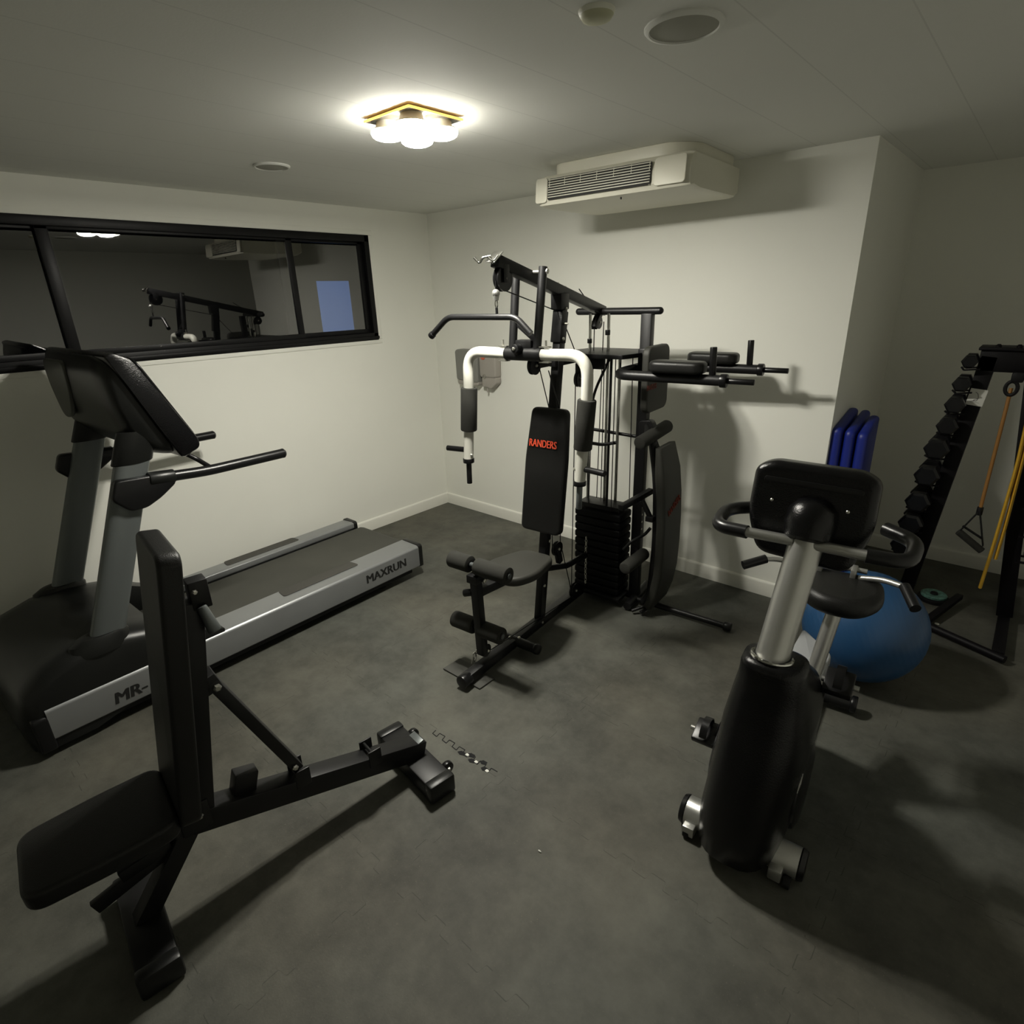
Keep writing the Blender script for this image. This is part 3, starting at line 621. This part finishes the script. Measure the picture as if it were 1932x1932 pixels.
c = MB(); c.tube([(.135, .54, 1.45), (.07, .50, 1.28), (.02, .46, .95), (.0, .45, .64)], .0075, .05, 10); c.build('cable_guide', BLK, G)
MB().tube([(.165, .60, 1.45), (.165, .60, .62)], .009, 0, 10).build('selector_tube', CHR, G)
c = MB(); c.tube([(-.02, .60, 1.04), (.31, .62, 1.02)], .0095, 0, 10); c.tube([(-.01, .50, .985), (.13, .49, .985), (.20, .52, 1.0)], .0095, .03, 10); c.build('tower_brace', BLK, G)
# stopper and link at the pulldown end
k = MB(); k.sphere((0, -.257, 1.790), .017, 20, 12); k.cyl((0, -.257, 1.762), (0, -.257, 1.779), .011, .014, 16); k.build('cable_stopper', SILB, G, label='silver ball stopper')
# dip station
arm = MB().tube([(.80, .35, 1.392), (.28, .35, 1.392), (.245, .47, 1.392), (.245, .75, 1.392), (.28, .85, 1.385), (.83, .85, 1.385)], .0245, .09, 20, 10).build('dip_arm', BLK, G)
for v, z, ue in ((.35, 1.392, .80), (.85, 1.385, .83)):
    MB().cyl((ue - .012, v, z), (ue + .018, v, z), .031, None, 22, .004).build('collar', BKP, arm)
    MB().cyl((ue + .01, v, z), (ue + .135, v, z), .0135, None, 16, .003).build('end_grip', BKP, arm)
    MB().cyl((.75 if v < .5 else .775, v, z + .02), (.745 if v < .5 else .77, v, z + .145), .0155, None, 18, .003).build('hand_grip', BKP, arm)
    MB().slab(rrect(.265, .115, .045, 8), .055, Matrix.Translation((.585, v, z + .052)), .018, 5).build('arm_pad', LEA, G)
sl = MB(); sl.box((.31, .61, 1.43), (.070, .060, .14), .008); sl.beam((.245, .61, 1.392), (.30, .61, 1.392), .05, .045); sl.build('arm_sleeve', BLK, G)
MB().slab(rrect(.265, .335, .045, 8), .040, frame((.378, .585, 1.352), (0, 1, 0), (0, 0, 1)), .010, 4).build('back_pad', LEAG, G)
MB().box((.35, .60, 1.35), (.03, .05, .20), .003).build('back_pad_mount', BLK, G)
text('RANDERS', .040, frame((.3987, .50, 1.318), (0, 1, 0), (0, 0, 1)), REDD, G, sx=.7, label='dull red lettering')
# folding bench pad with curved back
prof_ = [(.452, 1.0), (.475, .86), (.492, .72), (.500, .58), (.502, .42), (.498, .27), (.480, .15), (.452, .06), (.430, .035)]
pad = MB(); secs = []
for i, (u, z) in enumerate(prof_):
    a = Vector(prof_[max(i - 1, 0)]); b_ = Vector(prof_[min(i + 1, len(prof_) - 1)]); d_ = (b_ - a).normalized(); n_ = Vector((-d_.y, d_.x)); n_ = n_ if n_.x > 0 else -n_
    hw = .128 if 0 < i < len(prof_) - 1 else .10
    th = .026 if 0 < i < len(prof_) - 1 else .018
    ring = []
    for (y, t_) in rrect(2 * hw, 2 * th, th * .7, 4): ring.append((u + n_.x * t_, .60 + y, z + n_.y * t_))
    secs.append(ring)
pad.loft(secs); PD = pad.build('bench_pad', LEAG, G, sharp=60)
text('RANDERS', .048, frame((.5235, .600, .665), (-.0, .94, .33), (-.055, -.33, .94)), REDD, PD, sx=.8, extr=.004)
fb = MB(); fb.tube([(.40, .545, 1.02), (.44, .545, .80), (.455, .545, .45), (.44, .545, .12), (.40, .545, .05)], .022, .12, 14, 8); fb.beam((.34, .59, 1.10), (.42, .55, .98), .03, .045); fb.slab(rpoly([(.30, 1.12), (.37, 1.13), (.41, 1.05), (.36, .98), (.31, 1.0)], .02), .05, frame((0, .60, 0), (1, 0, 0), (0, 0, 1)), .004)
fb.build('bench_frame', BLK, G)
for p0, p1, r_ in (((.375, .43, 1.035), (.405, .735, 1.075), .036), ((.372, .32, .352), (.392, .54, .368), .036)):
    MB().cyl(p0, p1, r_, None, 24, .012).build('foam_roller', FOAM, G, label='black foam roller')
c = MB(); c.beam((.33, .33, .698), (.385, .60, .728), .032, .032); c.beam((.377, .50, .70), (.43, .50, .61), .024, .024); c.box((.432, .50, .603), (.045, .045, .03), .004); c.tube([(.30, .45, .40), (.34, .47, .455), (.385, .55, .48), (.41, .56, .52)], .009, .02); c.beam((.30, .61, .36), (.39, .46, .36), .02, .02)
c.build('bench_linkage', BLK, G)
h = MB()
for i in range(5): h.lathe([(.006, 0), (.006, .001)], (.3395, .60, .62 - i * .045), (1, 0, 0), 12)
h.build('pin_hole', ZINC, G)
fbar = MB().tube([(.34, .585, .030), (.885, .575, .030)], .017, 0, 16).build('foot_bar', BLK, G)
MB().cyl((.865, .575, .030), (.905, .575, .030), .027, .025, 18, .006).build('end_cap', BKP, fbar)
c = MB(); c.tube([(.31, .80, .032), (.33, .47, .032)], .024, 0, 16); c.tube([(.37, .45, .025), (.43, .50, .05)], .010, 0, 10); c.tube([(.42, .46, .025), (.46, .53, .05)], .010, 0, 10); c.build('rear_foot', BLK, G)
# lat bar hanging from the front cable
LB = thing('lat_pulldown_bar', 'black bent pulldown bar hanging from the gym front pulley', 'pulldown bar', (2.035, -1.19, 0), 5)
MB().tube([(-.395, -.255, 1.615), (-.285, -.255, 1.696), (.10, -.255, 1.694), (.175, -.255, 1.628)], .0135, .035, 16).build('bar', BLK, LB)
MB().cyl((-.403, -.255, 1.609), (-.385, -.255, 1.622), .0165, None, 16, .003).build('end_cap', BKP, LB)
k = MB(); k.torus((0.0, -.256, 1.748), .0085, .0028, (.3, 1, 0), 18, 8, sy=1.9); k.build('carabiner', CHR, LB, label='chrome carabiner')
MB().tube([(0.0, -.256, 1.733), (0, -.255, 1.705)], .006, 0, 10).build('bar_eye', BLK, LB)
o = MB().slab(rpoly([(-.130, -.057), (.130, -.05), (.128, .06), (-.128, .057)], .004, 2), .010, Matrix.Translation((0, 0, 0)), .001).build('rubber_pad', MATG)
o.location = (2.028, -1.722, .005); o.rotation_euler = (0, 0, math.radians(-1)); tag(o, 'thin grey rubber pad lying under the front foot of the gym', 'rubber pad')

# ------------------------------------------------------------------ weight bench
B = thing('weight_bench', 'black adjustable weight bench with its backrest raised upright', 'weight bench', (2.303, -2.295, 0), -7.2)
ff = MB().box((0, 0, .045), (.37, .105, .072), .006).build('front_foot', BLK, B)
for s_ in (-1, 1):
    MB().box((s_ * .183, 0, .047), (.045, .112, .082), .010).build('end_cap', GREYP, ff)
    wv = .078; wx_ = s_ * .137 + .06
    MB().cyl((s_ * .125 - .01, .072, .050), (s_ * .125 + .01, .072, .050), .026, None, 24, .003).build('wheel', BKP, ff)
    b = MB(); bolt(b, (s_ * .125 + .010, .072, .050), (1, 0, 0), .008, .01); b.build('bolt', ZINC, ff)
sp = MB().beam((0, .035, .096), (0, -.76, .326), .072, .078).build('spine', BLK, B)
pl = MB()
pl.box((0, .010, .138), (.068, .05, .014), .002, Matrix.Rotation(.28, 3, 'X')); pl.build('weld_plate', UPR, sp)
for v, z, hh in ((-.175, .187, .030), (-.435, .270, .035)):
    c = MB(); c.box((-.036, v, z + .012), (.006, .05, .07), .002); c.box((.036, v, z + .012), (.006, .05, .07), .002); c.tube([(-.038, v - .008, z + .035), (.038, v - .008, z + .035)], .006, 0, 10); c.build('ladder_catch', BLK, B)
c = MB(); c.box((-.012, -.60, .352), (.05, .07, .075), .004, Matrix.Rotation(-.28, 3, 'X')); c.build('stop_block', BLK, B)
br = MB().beam((0.0, -.625, .760), (0.0, -.440, .315), .060, .034, .003).build('brace', BLK, B)
b = MB(); bolt(b, (.031, -.615, .742), (1, 0, 0), .012, .009); bolt(b, (.031, -.452, .335), (1, 0, 0), .010, .009); b.build('bolt', ZINC, br)
c = MB(); c.beam((0.0, -.675, .740), (0.0, -.605, .762), .058, .055, .003); c.build('brace_bracket', BLK, B)
c = MB(); c.beam((0, -.735, .32), (0, -.625, 1.02), .066, .060, .003); c.box((0, -.755, .345), (.075, .085, .10), .006); c.build('backrest_frame', BLK, B)
c = MB(); c.box((.010, -.600, 1.04), (.050, .05, .085), .004); c.build('adjuster_housing', BLK, B)
c = MB(); c.cyl((.040, -.605, 1.01), (.062, -.590, .935), .013, .018, 18, .004); c.build('pull_pin', UPR, B, label='grey metal pull pin')
b = MB(); bolt(b, (.035, -.612, 1.055), (1, 0, 0), .008, .01); bolt(b, (.038, -.745, .352), (1, 0, 0), .012, .01); b.build('bolt', ZINC, B)
p0 = Vector((0, -.776, .405)); p1 = Vector((0, -.661, 1.210)); ax = p1 - p0
MB().slab(rrect(.27, ax.length, .035, 6), .058, frame(tuple((p0 + p1) / 2), (1, 0, 0), ax), .012, 4).build('backrest', LEA, B)
MB().slab(rpoly([(-.125, -.18), (.125, -.18), (.14, .0), (.14, .17), (-.14, .17), (-.14, 0)], .05, 7), .058, frame((.005, -.965, .430), (1, 0, 0), (0, 1, .02)), .014, 4).build('seat', LEA, B)
MB().beam((0, -.75, .355), (0, -1.06, .392), .05, .04, .003).build('seat_support', BLK, B)
c = MB().beam((0, -.745, .345), (0, -.955, .055), .055, .055, .003).build('rear_leg', BLK, B)
c = MB(); c.beam((0, -.84, .26), (0, -1.04, .20), .018, .045, .003); c.beam((-.01, -.83, .28), (-.01, -.965, .26), .05, .04, .003); c.build('seat_adjuster', BLK, B)
rf = MB().box((.01, -.945, .045), (.36, .105, .070), .006).build('rear_foot', BLK, B)
for s_ in (-1, 1): MB().box((.01 + s_ * .178, -.945, .045), (.045, .112, .080), .010).build('end_cap', GREYP, rf)

# ------------------------------------------------------------------ exercise bike
K = thing('exercise_bike', 'black upright exercise bike with silver column seen from its front', 'exercise bike', (3.43, -1.84, 0), 5)
fs = MB().cyl((-.185, .03, .055), (.185, .03, .055), .050, None, 32, .003).build('front_stabilizer', SILB, K, label='brushed silver tube')
for s_ in (-1, 1): MB().cyl((s_ * .180, .03, .055), (s_ * .202, .03, .055), .052, .048, 28, .006).build('end_cap', BKP, fs)
c = MB(); c.box((.125, -.022, .040), (.040, .05, .045), .004); c.box((-.155, -.02, .035), (.04, .05, .04), .004); c.build('wheel_bracket', SILB, fs)
for s_ in (-1, 1): MB().cyl((s_ * .150, -.028, .020), (s_ * .172, -.028, .020), .020, None, 18, .003).build('wheel', BLKD, fs)
fr = MB(); n = 32
def ksec(z, cx, cy, hw, hd, p=.7): return [(cx + hw * math.copysign(abs(math.cos(a)) ** p, math.cos(a)), cy + hd * math.copysign(abs(math.sin(a)) ** p, math.sin(a)), z) for a in [2 * PI * i / n for i in range(n)]]
fr.loft([ksec(.035, -.008, .17, .105, .22), ksec(.07, -.008, .14, .130, .262), ksec(.16, -.004, .14, .136, .268), ksec(.25, .0, .17, .134, .285), ksec(.36, .008, .19, .136, .285), ksec(.50, .016, .185, .132, .245), ksec(.60, .018, .150, .116, .180), ksec(.68, .020, .095, .100, .118), ksec(.735, .020, .055, .092, .080), ksec(.752, .020, .052, .088, .072), ksec(.760, .020, .052, .070, .056)])
fr.build('fairing', GLOSS, K, sharp=60)
for s_ in (-1, 1):
    MB().lathe([(.155, 0), (.15, .012), (.12, .022), (.02, .026)], (s_ * .125, .22, .20), (s_, 0, 0), 40).build('side_cover', BKP, K)
mk = MB(); 
for i in range(4): mk.beam((.140, .030 + i * .018, .325 - i * .004), (.141, .032 + i * .018, .360 - i * .002), .006, .002, .0003, up=(1, 0, 0))
mk.build('badge', WINK, K, label='small white badge')
MB().cyl((.008, .050, .735), (.034, .205, 1.115), .047, None, 36).build('column', SILB, K, label='brushed silver column')
MB().torus((.010, .052, .757), .056, .006, (0, .15, 1), 32, 8).build('column_collar', CHR, K)
nk = MB(); nk.lathe([(.050, 0), (.064, .01), (.070, .05), (.066, .09), (.045, .118), (.01, .128)], (.031, .185, 1.085), (.03, .35, 1), 36); nk.build('console_neck', GLOSS, K)
# console: back faces the camera
cc = Vector((.020, .250, 1.155)); Mx = frame(tuple(cc), (1, .0, -.02), (0, .10, 1))
cn = MB().slab(rpoly([(-.125, -.150), (.130, -.160), (.170, -.03), (.165, .115), (.12, .140), (-.12, .140), (-.165, .115), (-.168, -.03)], .04, 6), .085, Mx, .026, 6).build('console', GLOSS, K)
MB().slab(rrect(.26, .018, .008), .004, frame(tuple(cc + Vector((0, -.036, .088))), (1, 0, -.02), (0, .10, 1)), .001).build('console_groove', BKP, cn)
b = MB()
for s_ in (-1, 1): b.lathe([(.005, 0), (.003, .002)], cc + Vector((s_ * .10 - .0, -.045, .03)), (0, -1, .1), 12)
b.build('screw', ZINC, cn)
MB().slab(rrect(.24, .17, .02), .004, frame(tuple(cc + Vector((0, .045, .0))), (-1, 0, .02), (0, .10, 1)), .001).build('screen', BKP, cn)
for s_ in (-1, 1):
    cx = .03
    a = MB().tube([(cx + s_ * .03, .165, 1.085), (cx + s_ * .17, .150, 1.090)], .0155, 0, 16)
    hbb = a.build('handlebar', SILB, K, label='silver handlebar')
    MB().tube([(cx + s_ * .155, .150, 1.090), (cx + s_ * .255, .165, 1.085), (cx + s_ * .262, .30, 1.098), (cx + s_ * .18, .36, 1.100)], .0205, .075, 18, 9).build('handlebar_grip', BKP, hbb, label='black loop grip')
# seat with side handles
Ms = frame((.105, .62, .735), (1, .05, 0), (0, 1, 0.03))
MB().slab(rpoly([(-.06, -.13), (.07, -.13), (.14, -.03), (.13, .13), (-.12, .13), (-.145, -.03)], .07, 8), .075, Ms, .034, 6).build('saddle', LEA, K)
MB().tube([(.105, .60, .70), (.07, .49, .36)], .026, 0, 20).build('seat_post', SILB, K, label='silver seat post')
c = MB(); c.tube([(-.01, .70, .765), (.17, .70, .765)], .010); c.tube([(-.01, .735, .79), (.17, .735, .79)], .010); c.box((.02, .715, .78), (.018, .06, .05), .003); c.box((.13, .715, .78), (.018, .06, .05), .003); c.build('seat_rail', SILB, K)
for pts, gp in (([(.0, .70, .772), (-.12, .69, .786), (-.172, .66, .786)], [(-.165, .665, .786), (-.232, .605, .765)]), ([(.15, .70, .775), (.225, .685, .795), (.292, .64, .805)], [(.288, .645, .806), (.330, .555, .775)])):
    s1 = MB().tube(pts, .0105, .03, 14).build('side_handle', SILB, K)
    MB().tube(gp, .0175, 0, 16).build('side_grip', BKP, s1)
MB().slab(rpoly([(-.07, -.10), (.06, -.11), (.075, .02), (-.045, .11)], .02), .05, frame((.045, .60, .455), (1, 0, 0), (0, .95, .35)), .008).build('frame_cover', mat('pale_grey_plastic', (.30, .31, .32), .4), K, label='pale grey frame cover')
MB().slab(rpoly([(.10, .10), (.60, .10), (.66, .14), (.58, .42), (.50, .46), (.15, .40)], .05), .10, frame((.02, 0, 0), (0, 1, 0), (0, 0, 1)), .02).build('rear_fairing', BKP, K)
MB().beam((.02, .45, .07), (.02, .98, .07), .06, .06, .008).build('frame_rail', BLK, K)
rs = MB().cyl((-.18, .98, .05), (.20, .98, .05), .032, None, 24, .004).build('rear_stabilizer', BLK, K)
for p in (-.19, .21): MB().cyl((p - .012, .98, .05), (p + .012, .98, .05), .038, None, 20, .005).build('end_cap', BKP, rs)
crc = Vector((0, .285, .40))
for s_, pc in ((1, Vector((.175, .30, .575))), (-1, Vector((-.205, .245, .225)))):
    c = MB().beam((crc.x + s_ * .125, crc.y, crc.z), (pc.x - s_ * .035, pc.y, pc.z), .016, .026, .003).build('crank_arm', BLK, K)
    pdl = MB().box(tuple(pc), (.085, .095, .028), .006, Matrix.Rotation(.35, 3, 'X')).build('pedal', BKP, c)
    MB().cyl(tuple(pc - Vector((.05 * s_, 0, 0))), tuple(pc + Vector((.058 * s_, 0, 0))), .009, None, 12).build('pedal_axle', SILB, pdl)
    st = MB(); nn_ = 26
    st.loft([[tuple(pc + Vector((q * .013, rr_ * math.cos(PI * i / nn_), .01 + rr_ * 1.0 * math.sin(PI * i / nn_)))) for q, rr_ in ((-1, .050), (1, .050), (1, .046), (-1, .046))] for i in range(nn_ + 1)])
    st.build('pedal_strap', BKP, pdl)

# ------------------------------------------------------------------ exercise ball
b = MB(); tb = bmesh.new(); NR = 96
prof = []
for i in range(NR + 1):
    a = -PI / 2 + PI * i / NR; r = .262
    if abs(a) < 1.1: r -= .0012 * (0.5 + 0.5 * math.cos(a * 60))
    prof.append((r * math.cos(a), r * math.sin(a)))
b.lathe(prof, (0, 0, 0), (.78, .25, .35), 72)
o = b.build('exercise_ball', BALL, sharp=80); o.location = (3.485, -.505, .260); tag(o, 'large blue exercise ball on the floor behind the bike', 'exercise ball')

# ------------------------------------------------------------------ blue mats in the niche
def gym_mat(x, y0, y1, z1, th, lean, label):
    t = thing('folded_mat', label, 'exercise mat', (x, (y0 + y1) / 2, 0), 0, 'blue mats leaning in the niche')
    MB().slab(rpoly([(-(y1 - y0) / 2, 0), ((y1 - y0) / 2, 0), ((y1 - y0) / 2, z1 + .0), (-(y1 - y0) / 2, z1 - .065)], .03), th, frame((0, 0, .002), (0, 1, 0), (lean, 0, 1)), .022, 5).build('mat_panel', BLUEM, t)
    MB().beam((-th / 2 - .001, -(y1 - y0) / 2 + .03, .05), (-th / 2 - .001 + lean * z1, -(y1 - y0) / 2 + .03, z1 - .1), .002, .003, .0003).build('seam', BLUEM, t)
gym_mat(3.132, .02, .36, 1.13, .052, -.012, 'bright blue mat nearest the wall corner, first of three')
gym_mat(3.188, .04, .38, 1.12, .050, -.010, 'blue mat standing between the two other blue mats')
gym_mat(3.248, .05, .30, 1.11, .052, -.010, 'darkest blue mat, nearest the dumbbell rack')

# ------------------------------------------------------------------ dumbbell rack
RKB = mat('matt_black_rack', (.0035, .003, .004), .55, spec=.2)
HEX = mat('hex_rubber', (.005, .005, .006), .32, spec=.5, bump=.3, bscale=60)
R = thing('dumbbell_rack', 'tall black A-frame dumbbell rack in the niche', 'dumbbell rack', (3.70, .50, 0), 0)
LT, LBm = Vector((-.045, 0, 1.42)), Vector((-.165, 0, .04))
RT, RB = Vector((.135, 0, 1.42)), Vector((.300, 0, .04))
for a, b_, nme in ((LT, LBm, 'leg'), (RT, RB, 'leg')):
    MB().beam(tuple(b_), tuple(a), .072, .06, .004, up=(0, 1, 0)).build(nme, RKB, R)
MB().beam((-.085, 0, 1.395), (.24, 0, 1.395), .06, .105, .004).build('top_beam', RKB, R)
tp = MB().box((.08, .04, 1.455), (.35, .18, .014), .003).build('top_plate', RKB, R)
b = MB(); [b.lathe([(.012, 0), (.012, .01), (.006, .016)], (x, -.02, 1.462), (0, 0, 1), 12) for x in (-.02, .06)]; b.build('bolt', RKB, tp)
MB().tube([(-.16, -.30, .03), (.33, -.50, .03)], .020, 0, 14).build('front_foot', RKB, R)
MB().beam((-.165, -.28, .03), (-.165, .34, .03), .05, .04, .003).build('side_foot', RKB, R); MB().beam((.300, -.47, .03), (.300, .34, .03), .05, .04, .003).build('side_foot', RKB, R)
MB().beam((-.02, -.33, .03), (.09, .08, .05), .035, .03, .003).build('diagonal_foot', RKB, R)
sk = MB().box((0, 0, 0), (.072, .0015, .085), .0004).build('instruction_sticker', STICK, R, label='white sticker with a figure drawing')
sk.location = (-.056, -.034, 1.212); sk.rotation_euler = (0, math.radians(6), 0)
fg = MB(); fg.tube([(-.012, -.0015, .026), (.0, -.0015, .02), (.008, -.0015, .0), (.004, -.0015, -.018), (-.016, -.0015, -.022)], .0012, .004, 6); fg.tube([(.004, -.0015, -.005), (-.01, -.0015, -.018)], .001, 0, 6); fg.beam((-.022, -.0013, -.026), (.018, -.0013, -.026), .001, .001, .0001)
fg.build('figure_print', INK, sk)
def dumbbell(sc, label, loc, group, first=[None]):
    t = thing('hex_dumbbell', label, 'dumbbell', loc, 0, group)
    for s_ in (-1, 1):
        MB().lathe([(.045 * sc, -.032 * sc), (.058 * sc, -.022 * sc), (.058 * sc, .022 * sc), (.045 * sc, .032 * sc)], (0, s_ * .085 * sc, 0), (0, 1, 0), 6).build('head', HEX, t)
    MB().cyl((0, -.06 * sc, 0), (0, .06 * sc, 0), .0135, None, 16).build('handle', CHR, t, label='chrome handle')
    return t
ordn = ['topmost', 'second', 'third', 'fourth', 'fifth', 'sixth', 'seventh', 'eighth', 'ninth']
zs = [1.395, 1.282, 1.176, 1.064, .941, .79, .636, .504, .367]
xs = [3.588, 3.578, 3.571, 3.561, 3.540, 3.525, 3.511, 3.501, 3.487]
scs = [.62, .72, .80, .86, 1.02, 1.04, 1.05, 1.05, 1.05]
for i in range(9):
    lab = ('small ' if i < 2 else '') + 'black hex dumbbell on the left leg of the rack, ' + (ordn[i] if i == 0 else ordn[i] + ' from the top')
    dumbbell(scs[i], lab, (xs[i] - .004, .47, zs[i]), 'dumbbells on the left of the rack')
    sc = scs[i]
    cr = MB(); cx = xs[i] - 3.70; cz = zs[i] - .055 * sc - .006
    legx = LT.x + (LBm.x - LT.x) * (1.42 - zs[i]) / 1.38
    for yy in (.02, -.08):
        cr.beam((cx - .055 * sc, yy, cz + .012), (cx - .02, yy, cz - .004), .024, .006, .001); cr.beam((cx - .02, yy, cz - .004), (legx - .02, yy, cz + .004), .024, .006, .001)
    cr.build('dumbbell_cradle', RKB, R)
zr = [1.05, .90, .75, .60, .46]
for i, z in enumerate(zr):
    rx = RT.x + (RB.x - RT.x) * (1.42 - z) / 1.38 + 3.70 + .115
    dumbbell(1.2, 'black hex dumbbell behind the yellow bands, ' + (ordn[i] if i == 0 else ordn[i] + ' from the top'), (rx, .47, z), 'dumbbells on the right of the rack')
    cr = MB(); cx = rx - 3.70; cz = z - .072
    for yy in (.02, -.08): cr.beam((cx + .06, yy, cz + .012), (cx - .09, yy, cz), .024, .006, .001)
    cr.build('dumbbell_cradle', RKB, R)

# bands hanging on the rack
OB = thing('resistance_band', 'orange tube band with a black triangular handle hanging in the rack', 'resistance band', (3.775, .44, 0))
MB().tube([(-.005, .02, 1.27), (-.002, 0, 1.1), (.003, 0, .62)], .0085, .05, 12).build('tube', ORG, OB)
a = MB(); a.torus((-.004, .01, 1.27), .024, .009, (.2, 1, 0), 20, 8, sy=1.4); a.box((.01, .01, 1.325), (.05, .03, .05), .008); a.build('anchor_strap', BLKD, OB)
hs = MB(); hs.beam((.003, 0, .625), (-.055, -.01, .50), .006, .024, .001); hs.beam((.003, 0, .625), (.055, .012, .43), .006, .030, .001); hs.cyl((.003, 0, .60), (.003, 0, .645), .014, None, 12, .002); hs.build('handle_strap', BLKD, OB)
MB().tube([(-.062, -.01, .49), (.055, .01, .40)], .019, 0, 16).build('handle', FOAM, OB); MB().tube([(-.05, -.005, .525), (.045, .005, .47)], .006, 0, 10).build('handle_core', BLKD, OB)
for k_, (pts, lab) in enumerate(((((3.862, .42, 1.16), (3.874, .42, .90), (3.872, .40, .45), (3.866, .38, .215)), 'yellow band hanging on the rack, the longer of the pair'), (((3.885, .43, 1.16), (3.890, .43, .90), (3.897, .42, .55), (3.895, .41, .385)), 'yellow band hanging on the rack, the shorter of the pair'))):
    m = MB().tube(pts, .018, .08, 12, flat=.45)
    o = m.build('resistance_band', YEL); tag(o, lab, 'resistance band', 'yellow bands on the rack')

# small things on the floor
t = thing('weight_disc', 'green disc lying on the floor beside the rack foot', 'weight disc', (3.672, .545, 0))
MB().lathe([(.03, .040), (.058, .046), (.066, .040), (.066, .030), (.062, .026)], (0, 0, 0), (0, 0, 1), 36).build('green_cover', TEAL, t)
MB().lathe([(.07, 0), (.078, .006), (.078, .022), (.07, .028), (.02, .028)], (0, 0, 0), (0, 0, 1), 36).build('black_base', BLKD, t)
MB().cyl((0, 0, .03), (0, 0, .052), .022, .018, 20, .003).build('hub', BLKD, t)
for (x, y, lab) in ((3.63, .30, 'white round tag on the floor beside the blue ball'), (3.73, .245, 'white round tag on the floor under the rack front')):
    o = MB().lathe([(.011, 0), (.011, .003), (.008, .004)], (0, 0, 0), (0, 0, 1), 20).build('floor_tag', STICK); o.location = (x, y, 0); tag(o, lab, 'tag')

# open jigsaw joint in the rubber tiles beside the bench
def joint(pts, w_, name='tile_gap'):
    m = MB()
    for a, b_ in zip(pts, pts[1:]): m.beam((*a, .0012), (*b_, .0012), w_, .0012, .0002, up=(0, 0, 1))
    return m
gp = MB(); x = 2.20; y = -2.106; pts = [(x, y + .012)]
for k_ in range(6):
    pts += [(x + .004, y - .010), (x + .032, y - .012), (x + .028, y + .010), (x + .060, y + .012)]; x += .062
for a, b_ in zip(pts, pts[1:]): gp.beam((*a, .0008), (*b_, .0008), .0035, .0012, .0002)
for cx, cy, s_ in ((2.385, -2.115, 1), (2.425, -2.098, 1), (2.448, -2.118, .9), (2.492, -2.094, .9), (2.518, -2.116, .8)):
    gp.slab([(-.018 * s_, -.006), (0, -.012), (.020 * s_, -.004), (.014 * s_, .010), (-.008, .008)], .0012, Matrix.Translation((cx, cy, .0009)))
g_ = struct(gp, 'trim_2', DARK)
for cx, cy, lab in ((2.412, -2.108, 'white scrap of paper in the open tile joint, nearest the bench foot'), (2.468, -2.112, 'white scrap of paper in the middle of the open tile joint'), (2.535, -2.118, 'small white scrap at the far end of the open tile joint')):
    o = MB().slab(rpoly([(-.008, -.005), (.007, -.006), (.009, .004), (-.006, .006)], .003), .001, Matrix.Identity(4)).build('paper_scrap', STICK); o.location = (cx, cy, .0025); tag(o, lab, 'paper scrap')
for (cx, cy, lab) in ((2.92, -2.26, 'tiny pale crumb on the floor in front of the bench'),):
    o = MB().sphere((0, 0, .003), (.007, .003, .003), 10, 6).build('crumb', STICK); o.location = (cx, cy, 0); tag(o, lab, 'crumb')
